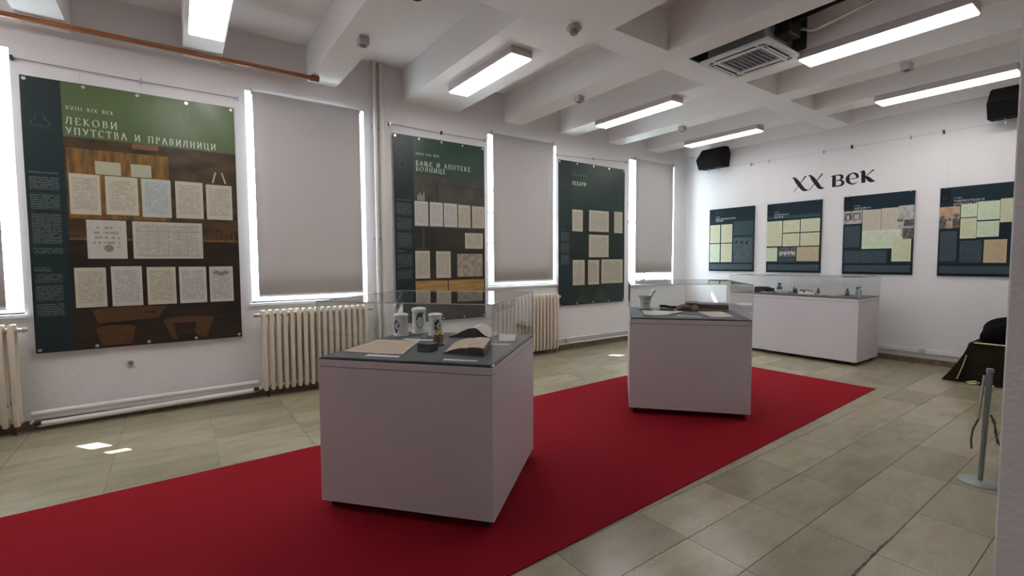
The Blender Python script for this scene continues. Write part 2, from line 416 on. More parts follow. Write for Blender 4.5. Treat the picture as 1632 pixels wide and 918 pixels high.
# skirting
struct(MB().box(XB, XF, YL - .035, YL, 0, .085).build('baseboard_left', base_m, bevel=.004))
struct(MB().box(XF - .035, XF, YR, YL - .035, 0, .085).build('baseboard_far', base_m, bevel=.004))

# windows
for k, (a, b, zs) in enumerate(WIN):
    f = MB(); y0, y1 = YL + .20, YL + .27; t = .055
    f.box(a, a + t, y0, y1, zs, ZT).box(b - t, b, y0, y1, zs, ZT).box(a + t, b - t, y0, y1, zs, zs + t).box(a + t, b - t, y0, y1, ZT - t, ZT)
    mid = (a + b) / 2; f.box(mid - .04, mid + .04, y0, y1, zs + t, ZT - t).box(a + t, mid - .04, y0, y1, 2.75, 2.81).box(mid + .04, b - t, y0, y1, 2.75, 2.81)
    wn = struct(f.build('window_%d' % (k + 1), reveal_m, bevel=.004))
    ORG[wn.name] = Vector((0, 0, 0))
    for q, (xa, xb) in enumerate(((a + t, mid - .04), (mid + .04, b - t))):
        MB().box(xa, xb, YL + .232, YL + .238, zs + t, 2.75).build('pane', wglass_m, wn)
        MB().box(xa, xb, YL + .232, YL + .238, 2.81, ZT - t).build('pane', wglass_m, wn)
    MB().box(a - .9, b + .2, YL + T + .005, 7.41, 3.68, 3.74).build('sun_mask_slab', reveal_m, wn)  # added out of view to keep high sun off the blind gaps
    MB().box(a - .6, b + .1, YL + T + .005, 6.83, 2.38, 2.455).build('sun_mask_bar', steel_m, wn)  # added bar, out of view, splits the sunbeam into separate floor patches
    MB().box(a - .6, b + .1, YL + T + .005, 6.83, 1.885, 1.93).build('sun_mask_bar', steel_m, wn)  # added bar, out of view, stops sun slipping under the blind
    MB().box(a - .03, b + .03, YL - .035, YL + .20, zs - .035, zs).build('window_sill', reveal_m, wn, bevel=.006)

# roller blinds
BL = [(-2.55, -1.30, 1.185, 3.59, 'roller blind at the far left edge of the photo, mostly out of frame'),
      (0.80, 2.045, 1.205, 3.59, 'widest-looking grey roller blind, between the large green and brown banner and the pipes'),
      (4.14, 5.387, 1.277, 3.62, 'grey roller blind between the second and third wall banners'),
      (7.54, 8.74, 1.357, 3.625, 'grey roller blind nearest the far corner, right of the narrow third banner')]
for a, b, z0, z1, lab in BL:
    r = thing('roller_blind', ((a + b) / 2, 6.32, z0), lab, 'blind', 'grey roller blinds over the windows')
    mb = MB(); n = 8
    vs = []; fs = []
    for i in range(n + 1):
        for j in range(n + 1):
            u, v = i / n, j / n
            vs.append((a + (b - a) * u, 6.322 + .004 * math.sin(u * 5 + k) * (1 - v), z0 + (z1 - z0) * v))
    for i in range(n):
        for j in range(n): fs.append((i * (n + 1) + j, (i + 1) * (n + 1) + j, (i + 1) * (n + 1) + j + 1, i * (n + 1) + j + 1))
    fb = mb.add(vs, fs).build('blind_fabric', blind_m, r, smooth=True)
    so = fb.modifiers.new('thickness', 'SOLIDIFY'); so.thickness = .0012
    MB().box(a, b, 6.314, 6.33, z0 - .012, z0 + .012).build('bottom_bar', plast_w, r, bevel=.003)
    MB().cyl((a, 6.345, z1 - .005), (b, 6.345, z1 - .005), .024).build('roller_tube', plast_w, r, smooth=True)
    for x in (a - .012, b + .004): MB().box(x, x + .01, 6.31, 6.379, z1 - .04, z1 + .035).build('bracket', steel_m, r)
    if b > 0:
        pts = [(b + .012, 6.335, z1 - .03), (b + .014, 6.33, 2.4), (b + .012, 6.33, z0 + .42)]
        MB().tube(pts, .0025, 6).build('pull_chain', plast_w, r)
        MB().cyl((b + .012, 6.33, z0 + .36), (b + .012, 6.33, z0 + .42), .009, .006).build('chain_weight', plast_w, r, smooth=True)

# ================================================================== LAMPS, AC, CEILING FITTINGS
def lamp(x0, x1, y0, y1, label):
    r = thing('ceiling_lamp', ((x0 + x1) / 2, (y0 + y1) / 2, ZR), label, 'lamp', 'long rectangular ceiling lamps')
    MB().box(x0, x1, y0, y1, 3.772, ZR).build('housing', mat('lamp_housing', (0.55, 0.5, 0.5), .4), r, bevel=.004)
    MB().box(x0 + .012, x1 - .012, y0 + .012, y1 - .012, 3.760, 3.7715).build('diffuser', lamp_m, r)
lamp(.175, .475, 4.11, 5.515, 'lit rectangular ceiling lamp at the top left, cut by the upper edge of the photo')
lamp(2.93, 3.21, 4.11, 5.50, 'lit rectangular ceiling lamp on the wide rib between first and second banner')
lamp(5.58, 5.83, 4.07, 5.52, 'lit ceiling lamp above the third banner, left of the air conditioner')
lamp(7.93, 8.165, 4.13, 5.51, 'smallest lit ceiling lamp, just left of and above the left black loudspeaker')
lamp(5.60, 5.90, 1.10, 2.49, 'brightest long ceiling lamp starting at the right corner of the air conditioner')
lamp(7.95, 8.245, 1.15, 2.52, 'lit ceiling lamp near the far wall, left of the right black loudspeaker')

acr = thing('air_conditioner', (5.3, 2.85, 3.80), 'white ceiling cassette air conditioner with grey square grille sunk between the ribs', 'air conditioner')
ax0, ax1, ay0, ay1 = 4.90, 5.64, 2.46, 3.22
acx, acy = (ax0 + ax1) / 2, (ay0 + ay1) / 2
AZ = 3.80
p = MB(); gi = .155
p.box(ax0, ax0 + gi, ay0, ay1, AZ, AZ + .035).box(ax1 - gi, ax1, ay0, ay1, AZ, AZ + .035).box(ax0 + gi, ax1 - gi, ay0, ay0 + gi, AZ, AZ + .035).box(ax0 + gi, ax1 - gi, ay1 - gi, ay1, AZ, AZ + .035)
p.build('panel', plast_w, acr, bevel=.008)
MB().box(4.97, 5.56, 2.53, 3.16, AZ + .0355, 4.2).build('casing', mat('zinc_sheet', (.45, .46, .46), .5, .6), acr)
gm = mat('grille_grey', (.16, .17, .2), .5)
MB().box(ax0 + gi, ax1 - gi, ay0 + gi, ay1 - gi, AZ + .018, AZ + .03).build('intake_grille', gm, acr)
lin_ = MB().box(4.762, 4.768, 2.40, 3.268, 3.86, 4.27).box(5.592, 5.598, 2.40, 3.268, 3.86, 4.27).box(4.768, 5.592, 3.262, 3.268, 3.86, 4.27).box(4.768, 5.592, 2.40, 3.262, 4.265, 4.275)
lin_.build('bay_shade_sheets', mat('bay_painted_shade', (.06, .07, .06), .8), acr)  # dark sheets that paint in the shade around the casing
sl = MB()
for i in range(9):
    y = ay0 + gi + .02 + i * (ay1 - ay0 - 2 * gi - .04) / 8
    sl = MB().box(ax0 + gi + .01, ax1 - gi - .01, y - .006, y + .006, AZ + .006, AZ + .0175); sl.build('grille_slat', mat('slat_grey', (.33, .34, .38), .4), acr)
for i in range(4):
    rot = Matrix.Translation((acx, acy, 0)) @ Matrix.Rotation(i * PI / 2, 4, 'Z')
    MB(rot).box(-.22, .22, .265, .32, AZ - .003, AZ - .0005).build('air_slot', black_m, acr)
    MB(rot).box(-.215, .215, .28, .303, AZ - .009, AZ - .0035).build('louvre', plast_w, acr)
    MB(rot).prism([(.24, .30), (.30, .24), (.325, .265), (.305, .305), (.265, .325)], AZ - .002, AZ - .0005).build('corner_slot', gm, acr)
ph = thing('insulated_pipe', (5.2, 1.6, 4.0), 'dark foam-insulated pipe running from the air conditioner along the ceiling bay', 'pipe')
MB().tube([(5.25, 2.37, 4.06), (5.2, 2.28, 4.05), (5.12, 2.0, 4.03), (5.1, 1.2, 4.03), (5.1, .36, 4.03)], .045, 10).build('foam_sleeve', black_m, ph, smooth=True)
hz = thing('drain_hose', (5.4, 1.6, 3.95), 'thin grey drain hose sagging beside the dark insulated pipe', 'hose')
MB().tube([(5.4, 2.37, 4.0), (5.42, 2.25, 3.95), (5.4, 2.0, 3.97), (5.36, 1.5, 4.02), (5.32, .38, 4.05)], .016, 8).build('hose', steel_m, hz, smooth=True)
MB().box(5.16, 5.42, 2.38, 2.53, 3.92, 4.14).build('connection_box', dark_metal, acr, bevel=.01)

SB = [(1.62, 4.84, 'small grey box sensor on the rib above the end of the brown rod'), (4.59, 4.84, 'small grey box sensor on the rib between the second and third lit lamps'),
      (7.04, 4.93, 'small grey box sensor on the rib left of the smallest lit lamp'), (6.95, 1.9, 'small box sensor on the rib between the two right-hand lamps')]
first = None
for x, y, lab in SB:
    if first is None:
        first = thing('ceiling_sensor', (x, y, ZR), lab, 'sensor', 'small box sensors on the ceiling ribs')
        MB().box(x - .05, x + .05, y - .05, y + .05, ZR - .075, ZR).build('sensor_box', mat('sensor_grey', (.5, .48, .48), .5), first, bevel=.006)
        MB().cyl((x, y, ZR - .085), (x, y, ZR - .0755), .03, .036).build('sensor_lens', gm, first)
    else: copy_tree(first, loc=(x, y, ZR), label=lab)
sd = thing('smoke_detector', (3.2, 3.45, ZR), 'round beige smoke detector on the ceiling beam left of the air conditioner', 'detector')
MB().lathe([(.06, ZR), (.075, ZR - .02), (.07, ZR - .035), (.045, ZR - .04)], (3.2, 3.45)).build('detector_base', mat('aged_plastic', (.55, .47, .40), .5), sd, smooth=True)
MB().lathe([(.042, ZR - .0405), (.042, ZR - .062), (.03, ZR - .08), (.0, ZR - .083)], (3.2, 3.45)).build('sensing_chamber', mat('brown_plastic', (.30, .22, .17), .5), sd, smooth=True)
cdm = thing('dome_camera', (1.74, 3.62, ZR), 'dark round dome at the very top edge of the photo, left of centre', 'camera')
MB().lathe([(.08, ZR), (.08, ZR - .03), (.07, ZR - .035)], (1.70, 3.72)).build('dome_ring', plast_w, cdm, smooth=True)
MB().lathe([(.068, ZR - .0355), (.064, ZR - .06), (.045, ZR - .085), (0, ZR - .097)], (1.70, 3.72)).build('dome', black_m, cdm, smooth=True)
rod = thing('wooden_rod', (0, 6.12, 3.80), 'long orange-brown round rod fixed under the ceiling ribs along the window wall', 'rod')
MB().cyl((-3.3, 6.12, 3.815), (1.40, 6.125, 3.815), .026).build('pole', wood_rod, rod, smooth=True)
MB().cyl((1.401, 6.125, 3.815), (1.50, 6.125, 3.815), .034).build('end_cap', mat('brown_cap', (.20, .08, .035), .4), rod, smooth=True)

# ================================================================== RADIATORS AND PIPES
def radiator(x0, n, label, z0=.085, h=.955, y=6.225):
    r = thing('radiator', (x0 + n * .0375, y, 0), label, 'radiator', 'cream column radiators under the windows')
    proto = None
    for i in range(n):
        if proto is None:
            c = MB(); x = x0 + .0375
            for yy in (y - .052, y + .052):
                c.tube([(x, yy * .6 + y * .4, z0 + .01), (x, yy, z0 + .06), (x, yy, z0 + h - .06), (x, yy * .6 + y * .4, z0 + h - .008)], .0235, 10)
            c.cyl((x - .0375, y, z0 + .055), (x + .0375, y, z0 + .055), .026, n=10); c.cyl((x - .0375, y, z0 + h - .055), (x + .0375, y, z0 + h - .055), .026, n=10)
            c.lathe([(.0, z0 + h - .03), (.026, z0 + h - .02), (.02, z0 + h - .003), (0, z0 + h)], (x, y), 10)
            c.lathe([(0, z0), (.02, z0 + .005), (.026, z0 + .02), (0, z0 + .03)], (x, y), 10)
            proto = c.build('radiator_column', rad_m, r, smooth=True)
        else:
            o = proto.copy(); COL.objects.link(o); o.parent = r; o.location = (i * .075, 0, 0)
    for xx in (x0 + .075 * 1.5, x0 + .075 * (n - 1.5)):
        MB().box(xx - .012, xx + .012, y + .03, YL - .004, z0 + .18, z0 + .21).build('wall_bracket', dark_metal, r)
    for xx, s in ((x0, -1), (x0 + n * .075, 1)):
        MB().cyl((xx, y, z0 + h - .055), (xx + s * .03, y, z0 + h - .055), .018).build('plug', steel_m, r, smooth=True)
        MB().cyl((xx + s * .0305, y, z0 + h - .055), (xx + s * .065, y, z0 + h - .055), .026, .02).build('valve_knob', mat('knob_grey', (.45, .46, .46), .4), r, smooth=True)
    MB().cyl((x0 + .06, y, 0), (x0 + .06, y, z0 + .02), .012).cyl((x0 + n * .075 - .06, y, 0), (x0 + n * .075 - .06, y, z0 + .02), .012).build('foot', dark_metal, r)
    return r
radiator(-2.49, 17, 'cream column radiator cut by the left edge of the photo')
radiator(.79, 17, 'cream column radiator under the first full blind, behind the nearest display case')
radiator(4.125, 17, 'cream column radiator under the middle blind, right of the nearest display case')
hp = thing('heating_pipes', (-.2, 6.28, 0), 'pair of white heating pipes low on the wall below the large green banner', 'pipe')
MB().tube([(-1.17, 6.28, .165), (.76, 6.28, .180)], .027, 12).build('supply_pipe', pipe_m, hp, smooth=True)
MB().tube([(-1.12, 6.26, .064), (.72, 6.26, .095)], .027, 12).build('return_pipe', pipe_m, hp, smooth=True)
MB().tube([(-1.17, 6.24, .10), (-1.125, 6.26, .066)], .020, 8).tube([(.725, 6.26, .095), (.79, 6.24, .12)], .02, 8).build('elbow', pipe_m, hp, smooth=True)
MB().cyl((-1.15, 6.225, .085), (-1.10, 6.225, .085), .022).cyl((.70, 6.225, .115), (.75, 6.225, .115), .022).build('shut_off_valve', dark_metal, hp, smooth=True)
h2 = thing('heating_pipes', (6.5, 6.3, 0), 'white low wall pipes and trunking below the third banner', 'pipe')
MB().cyl((5.42, 6.33, .205), (9.2, 6.33, .205), .017).build('supply_pipe', pipe_m, h2, smooth=True)
MB().cyl((5.42, 6.325, .115), (9.2, 6.325, .115), .017).build('return_pipe', pipe_m, h2, smooth=True)
MB().box(5.5, 9.2, 6.352, 6.379, .135, .185).build('cable_trunking', plast_w, h2)
ft = thing('cable_trunking', (9.28, 2.4, .2), 'white cable trunking low on the far wall right of the long case', 'trunking')
MB().box(9.262, 9.299, .5, 6.3, .165, .225).build('trunk', plast_w, ft, bevel=.003)
MB().box(9.245, 9.2615, 2.16, 2.24, .16, .235).build('junction_clip', mat('sensor_grey', (.5, .48, .48)), ft, bevel=.003)
vp = thing('riser_pipes', (2.3, 6.33, 0), 'pair of vertical white pipes between the first full blind and the second banner', 'pipe')
for x, rr in ((2.262, .024), (2.352, .034)):
    MB().cyl((x, 6.335, 0), (x, 6.335, ZC), rr, n=18).build('riser', pipe_m, vp, smooth=True)
for z in (1.9, 3.4): MB().box(2.225, 2.40, 6.365, 6.379, z, z + .03).build('pipe_clamp', steel_m, vp)
so = thing('wall_socket', (-.42, 6.37, .55), 'white wall socket below the large green banner', 'socket')
MB().box(-.46, -.38, 6.368, 6.379, .51, .59).build('socket_plate', plast_w, so, bevel=.003)
MB().cyl((-.42, 6.3675, .55), (-.42, 6.36, .55), .024, n=16).build('socket_insert', mat('socket_grey', (.2, .2, .2)), so)  # insert in one even dark grey
so2 = thing('wall_socket', (5.72, 6.3, .2), 'small grey socket on the trunking right of the middle radiator', 'socket')
MB().box(5.68, 5.76, 6.29, 6.312, .13, .20).build('socket_plate', mat('sensor_grey', (.5,.48,.48)), so2, bevel=.003)

# ================================================================== BANNERS
doc_a = paper('aged_document', (.56, .53, .42), lh=.016, dens=.55, strength=.45)
doc_b = paper('blue_grey_document', (.50, .55, .52), lh=.016, dens=.55, strength=.4)
doc_c = paper('pale_document', (.59, .58, .53), lh=.014, dens=.55, strength=.5)
doc_t = paper('tabular_document', (.56, .55, .47), lh=.02, ws=14, dens=.6, margin=.06, strength=.4)
doc_s = paper('sparse_document', (.56, .55, .49), lh=.05, ws=30, dens=.5, margin=.14, strength=.5, v0=.3)
side_m = mat('banner_navy_green', (.010, .026, .028), .42, spec=.45)
side_txt = paper('banner_side_text', (.010, .026, .028), ink=(.16, .21, .21), lh=.022, ws=55, dens=.6, margin=.03, rough=.5, strength=.55)
white_ink = mat('white_ink', (.62, .66, .58), .5)
faint_ink = mat('faint_ink', (.055, .085, .08), .5)
green_m = mat('banner_green', (.092, .145, .052), .36, spec=.6, var=.15, vscale=3)
dgreen_m = mat('banner_dark_green', (.018, .062, .036), .42, var=.2, vscale=2)
xgreen_m = mat('banner_black_green', (.008, .024, .017), .42, var=.3, vscale=2)
brown_m = mat('print_brown', (.085, .050, .020), .45, var_col=(.022, .014, .006), vscale=3.5, stretch=(1, 1, 2.5))
dbrown_m = mat('print_dark_brown', (.028, .017, .009), .45, var_col=(.012, .008, .005), vscale=3, stretch=(1, 1, 5))
gold_m = mat('print_gold', (.26, .14, .03), .45, var_col=(.10, .055, .015), vscale=9, stretch=(2, 1, .5))
tub_m = mat('print_tub', (.105, .050, .018), .45, var_col=(.07, .033, .012), vscale=30)
eye_m = mat('eyelet_metal', (.72, .72, .70), .3, .9)
olive_m = mat('print_olive_room', (.075, .072, .055), .45, var_col=(.035, .035, .026), vscale=3)
olive_d = mat('print_olive_dark', (.018, .020, .015), .45, var_col=(.035, .03, .02), vscale=2.5)
tan_p = mat('print_tan', (.46, .29, .10), .45, var_col=(.30, .17, .05), vscale=6, stretch=(.5, 1, 6))

def emblem(fr, cx, cz, s, layer, parent):
    mb = MB()
    tri = [(cx, cz + s * .9), (cx - s * .8, cz - s * .45), (cx + s * .8, cz - s * .45)]
    for ang in (90, 210, 330):
        c = (cx + s * .38 * math.cos(math.radians(ang)), cz + s * .38 * math.sin(math.radians(ang)))
        pen(fr, arc(c[0], c[1], s * .42, s * .42, ang - 120, ang + 120, 10), layer, s * .12, mb)
    pen(fr, [tri[1], tri[2]], layer, s * .1, mb); pen(fr, [(cx - s, cz - s * .75), (cx + s, cz - s * .75)], layer, s * .1, mb)
    mb.build('emblem', faint_ink, parent)

def banner(x0, x1, z0, z1, xs, wave, label):
    fr = Frame('L', 6.352, wave)
    r = thing('wall_banner', ((x0 + x1) / 2, 6.352, z0), label, 'banner', 'tall printed banners on the window wall')
    rect(fr, x0, x1, z0, z1, 0).build('banner_back', plast_w, r)
    o = rect(fr, x0, xs, z0, z1, 1.5).build('side_panel', side_m, r)
    n = 5
    for i in range(n):
        for z in (z1 - .03, z0 + .03):
            x = x0 + .03 + (x1 - x0 - .06) * i / (n - 1)
            c = Vector(fr.pt(x, z, 6)); e = MB(); e.lathe([(.006, 0), (.016, 0), (.016, .003), (.006, .003)], n=12)
            e.v = [c + Vector((q.x, -q.z, q.y)) for q in e.v]; e.build('eyelet', eye_m, r)
    return r, fr

# banner 1
wave1 = lambda a, b: .006 + .010 * math.sin((a + b * .6) * 3.1) ** 2 + (.004 * math.exp(-((a - .35 + (b - 3.3) * .7) / .16) ** 2) if b > 2.7 else 0)
b1, f1 = banner(-1.125, .61, .735, 3.37, -.845, wave1, 'large banner with green heading band and brown old-room picture, at the left')
rect(f1, -.845, .61, 2.845, 3.37, 1.5).build('heading_band', green_m, b1)
rect(f1, -.845, .61, 1.85, 2.845, 1.5).build('room_picture', brown_m, b1)
rect(f1, -.845, .61, .735, 1.85, 1.5).build('room_picture', dbrown_m, b1)
rect(f1, -.83, -.02, 2.05, 2.74, 2.5).build('printed_window_frame', gold_m, b1)
for a, b in ((-.62, -.42), (-.34, -.17)): rect(f1, a, b, 2.50, 2.63, 3.5).build('printed_window_pane', mat('print_pane', (.42, .42, .30), .5), b1)
rect(f1, -.86 + .02, .60, 1.835, 1.86, 2.5).build('printed_shelf', gold_m, b1)
for k in range(6): rect(f1, .31 + k * .047, .34 + k * .047, 1.86, 1.93 + .06 * random.random(), 2.6).build('printed_bottle', tub_m, b1)
for pts in ([(-.68, .93), (-.36, .93), (-.40, .76), (-.64, .76)], [(-.13, .98), (.34, 1.0), (.27, .77), (-.05, .77)], [(-.70, 1.12), (-.10, 1.14), (-.16, 1.02), (-.66, .99)]):
    mb = MB(); polyp(f1, pts, 3, mb)
    cx = (pts[0][0] + pts[1][0]) / 2; rr = (pts[1][0] - pts[0][0]) / 2
    polyp(f1, arc(cx, pts[0][1], rr, .035, 0, 360, 18)[:-1], 3.4, mb); mb.build('printed_tub', tub_m, b1)
rect(f1, -.32, -.10, 2.79, 2.842, 2.2).build('printed_lintel', mat('print_warm', (.20, .10, .05), .45), b1)
for pts in ([(.40, 2.62), (.415, 2.62), (.385, 2.50), (.37, 2.50)], [(.46, 2.62), (.475, 2.62), (.51, 2.50), (.495, 2.50)]): polyp(f1, pts, 3).build('printed_cord', doc_a, b1)
D1 = [(-.82, -.59, 2.09, 2.49, doc_a), (-.55, -.29, 2.10, 2.49, doc_a), (-.26, -.01, 2.09, 2.49, doc_b), (.03, .28, 2.09, 2.49, doc_a), (.31, .56, 2.09, 2.48, doc_a),
      (-.71, -.40, 1.65, 2.04, doc_s), (-.35, .26, 1.65, 2.04, doc_t),
      (-.82, -.58, 1.16, 1.56, doc_a), (-.54, -.29, 1.16, 1.57, doc_c), (-.25, 0, 1.16, 1.56, doc_a), (.03, .28, 1.16, 1.56, doc_c), (.31, .54, 1.16, 1.56, doc_c)]
for a, b, c, d, m in D1: rect(f1, a, b, c, d, 5).build('printed_document', m, b1)
mb = MB(); 
for q in range(8):
    t = q * PI / 4; polyp(f1, arc(-.545 + .028 * math.cos(t), 1.755 + .028 * math.sin(t), .012, .012, 0, 360, 8)[:-1], 6.5, mb)
polyp(f1, arc(-.545, 1.755, .02, .02, 0, 360, 10)[:-1], 6.5, mb); mb.build('printed_crest', mat('print_grey', (.22, .21, .18)), b1)
mb = MB(); rect(f1, .35, .50, 1.475, 1.50, 6.5, mb=mb); polyp(f1, [(.36, 1.53), (.42, 1.49), (.49, 1.53), (.44, 1.455), (.40, 1.455)], 6.6, mb); mb.build('printed_vignette', mat('print_grey', (.2,.2,.2)), b1)
mb = MB()
for x in (-.24 + .02, -.13, -.04, .05, .14, .22): rect(f1, x - .1, x - .097, 1.68, 1.99, 6.5, mb=mb)
for z in (1.99, 1.94, 1.68): rect(f1, -.32, .24, z, z + .003, 6.5, mb=mb)
mb.build('table_rules', mat('print_grey', (.2,.2,.2)), b1)
letters(f1, 'XVIII-XIX ВЕК', -.815, 3.105, .036, 7, .15, .37).build('heading_text', white_ink, b1)
letters(f1, 'ЛЕКОВИ', -.82, 2.965, .068, 7, .14, .41).build('heading_text', white_ink, b1)
letters(f1, 'УПУТСТВА И ПРАВИЛНИЦИ', -.82, 2.868, .068, 7, .14, 1.26).build('heading_text', white_ink, b1)
emblem(f1, -1.0, 2.96, .085, 5, b1)
for z0, z1 in ((2.31, 2.44), (2.12, 2.28), (1.78, 2.10), (1.70, 1.755)): rect(f1, -1.105, -.885, z0, z1, 4).build('side_text', side_txt, b1)
for z0, z1 in ((1.42, 1.50), (1.24, 1.40), (1.09, 1.22)): rect(f1, -1.105, -.90, z0, z1, 4).build('side_text', side_txt, b1)
fonttext(f1, 'ЛЕКОВИ И ЛЕКАРИ', -1.105, 2.465, .017, 5, .21).build('side_heading', mat('mid_ink', (.22, .27, .25)), b1)
fonttext(f1, 'УПУТСТВА И\nПРАВИЛНИЦИ', -1.105, 1.55, .016, 5, .12).build('side_heading', mat('mid_ink', (.2,.2,.2)), b1)

# banner 2
wave2 = lambda a, b: .005 + .007 * math.sin((a - b * .4) * 2.6) ** 2
b2, f2 = banner(2.51, 3.99, .725, 3.38, 2.805, wave2, 'second banner, dark green heading over an olive room picture, right of the pipes')
rect(f2, 2.805, 3.99, 2.85, 3.38, 1.5).build('heading_band', dgreen_m, b2)
rect(f2, 2.805, 3.99, 2.10, 2.85, 1.5).build('room_picture', olive_m, b2)
rect(f2, 2.805, 3.99, .725, 2.10, 1.5).build('room_picture', olive_d, b2)
mb = MB(); pen(f2, [(3.17, 2.45), (3.17, 2.73), (3.20, 2.745), (3.98, 2.70)], 2.5, .03, mb); pen(f2, [(3.80, 2.68), (3.86, 2.62), (3.98, 2.60)], 2.5, .02, mb); mb.build('printed_pipe', olive_d, b2)
mb = MB()
for k in range(4): rect(f2, 2.86 + k * .03, 2.875 + k * .03, 2.48, 2.56 + .03 * (k % 2), 2.5, mb=mb)
mb.build('printed_bottle', doc_a, b2)
mb = MB(); rect(f2, 2.93, 2.96, 1.80, 2.08, 2.5, mb=mb); rect(f2, 2.82, 3.02, 1.78, 1.80, 2.5, mb=mb); mb.build('printed_pipe', olive_m, b2)
D2 = [(2.81, 3.02, 2.12, 2.47), (3.05, 3.26, 2.12, 2.47), (3.28, 3.50, 2.12, 2.47), (3.52, 3.73, 2.12, 2.46), (3.76, 3.98, 2.12, 2.455), (3.63, 3.95, 1.80, 2.04), (2.81, 3.04, 1.36, 1.76), (3.14, 3.38, 1.36, 1.755)]
for i, (a, b, c, d) in enumerate(D2): rect(f2, a, b, c, d, 5).build('printed_document', doc_a if i > 2 else doc_c, b2)
rect(f2, 3.49, 3.94, 1.37, 1.72, 5).build('printed_document', mat('print_map', (.40, .36, .27), .5, var_col=(.26, .21, .15), vscale=14), b2)
for a, b in ((2.81, 3.325), (3.34, 3.97)): rect(f2, a, b, 1.14, 1.325, 5).build('printed_document', tan_p, b2)
rect(f2, 2.82, 3.3, .78, 1.1, 3).build('printed_cabinet', mat('print_grey_green', (.035, .045, .04)), b2)
letters(f2, 'XVIII-XIX ВЕК', 2.84, 3.125, .032, 7, .17, .38).build('heading_text', white_ink, b2)
letters(f2, 'БАЊЕ И АПОТЕКЕ', 2.84, 2.975, .066, 7, .15, .92).build('heading_text', white_ink, b2)
letters(f2, 'БОЛНИЦЕ', 2.84, 2.895, .066, 7, .15, .49).build('heading_text', white_ink, b2)
emblem(f2, 2.64, 2.97, .075, 5, b2)
for z0, z1 in ((2.26, 2.43), (2.05, 2.23), (1.80, 2.02), (1.52, 1.71), (1.36, 1.49)): rect(f2, 2.53, 2.77, z0, z1, 4).build('side_text', side_txt, b2)
fonttext(f2, 'БАЊЕ И АПОТЕКЕ', 2.54, 2.465, .016, 5, .22).build('side_heading', mat('mid_ink', (.2,.2,.2)), b2)
fonttext(f2, 'БОЛНИЦЕ', 2.54, 1.745, .016, 5, .11).build('side_heading', mat('mid_ink', (.2,.2,.2)), b2)

# banner 3
wave3 = lambda a, b: .005 + .006 * math.sin((a + b * .5) * 2.2) ** 2
b3, f3 = banner(5.52, 7.24, .80, 3.38, 5.83, wave3, 'third banner, almost all black-green with seven pale documents, left of the corner window')
rect(f3, 5.83, 7.24, 2.55, 3.38, 1.5).build('heading_band', mat('banner_deep_green', (.010, .040, .026), .42, var=.2, vscale=2), b3)
rect(f3, 5.83, 7.24, .80, 2.55, 1.5).build('picture_field', xgreen_m, b3)
for a, b, c, d in [(5.85, 6.11, 2.14, 2.53), (6.27, 6.79, 2.15, 2.54), (6.94, 7.18, 2.14, 2.55), (6.27, 6.79, 1.67, 2.09), (5.86, 6.16, 1.16, 1.62), (6.25, 6.54, 1.16, 1.62), (6.60, 7.19, 1.17, 1.63)]:
    rect(f3, a, b, c, d, 5).build('printed_document', doc_a, b3)
mb = MB(); polyp(f3, [(6.45, .83), (6.72, .83), (6.70, 1.0), (6.62, 1.03), (6.61, 1.09), (6.54, 1.09), (6.53, 1.02), (6.46, .98)], 3, mb); polyp(f3, [(5.88, .84), (6.30, .82), (6.1, 1.0)], 3, mb)
mb.build('printed_figure', mat('print_grey_green', (.2,.2,.2)), b3)
letters(f3, 'XVIII-XIX ВЕК', 5.85, 3.135, .032, 7, .17, .36).build('heading_text', mat('mid_ink', (.2,.2,.2)), b3)
letters(f3, 'ЛЕКАРИ', 5.85, 2.965, .068, 7, .17, .35).build('heading_text', white_ink, b3)
emblem(f3, 5.68, 2.97, .075, 5, b3)
for z0, z1 in ((1.96, 2.12), (1.75, 1.93), (1.53, 1.72)): rect(f3, 5.57, 5.78, z0, z1, 4).build('side_text', side_txt, b3)
fonttext(f3, 'ЛЕКАРИ', 5.58, 2.15, .017, 5, .09).build('side_heading', mat('mid_ink', (.2,.2,.2)), b3)

# hanging wires
def wire(xa, za, xb, zb, hooks, label, drops=()):
    r = thing('picture_wire', ((xa + xb) / 2, 6.36, za), label, 'wire', 'hanging wires over the banners')
    MB().tube([(xa, 6.355, za), ((xa + xb) / 2, 6.355, (za + zb) / 2 - .008), (xb, 6.355, zb)], .003, 6).build('steel_wire', dark_metal, r)
    for x in hooks:
        z = za + (zb - za) * (x - xa) / (xb - xa)
        MB().box(x - .010, x + .010, 6.34, 6.379, z - .022, z + .022).build('wall_hook', dark_metal if x in (xa, 3.263) else steel_m, r, bevel=.002)
    for x, z in drops:
        MB().tube([(x, 6.352, za), (x, 6.345, z)], .0012, 5).build('hanging_thread', steel_m, r)
wire(-1.17, 3.515, .66, 3.495, (-1.17, -.22, .655), 'thin wire with hooks above the large green banner', ((-.22, 3.35), (-.70, 3.35)))
wire(2.47, 3.50, 4.03, 3.49, (2.475, 3.263, 4.02), 'thin wire with hooks above the second banner', ((3.263, 3.35),))
wire(5.46, 3.45, 7.32, 3.54, (5.465, 6.40, 7.31), 'thin wire with hooks above the third banner', ((6.40, 3.36),))
fw = thing('picture_wire', (9.28, 3.5, 3.48), 'long thin wire with hooks stretched across the far wall', 'wire')
MB().tube([(9.275, 6.30, 3.60), (9.275, 5.70, 3.555), (9.275, 4.94, 3.485), (9.275, 3.66, 3.482), (9.275, 2.07, 3.473), (9.275, .7, 3.44)], .0028, 6).build('steel_wire', steel_m, fw)
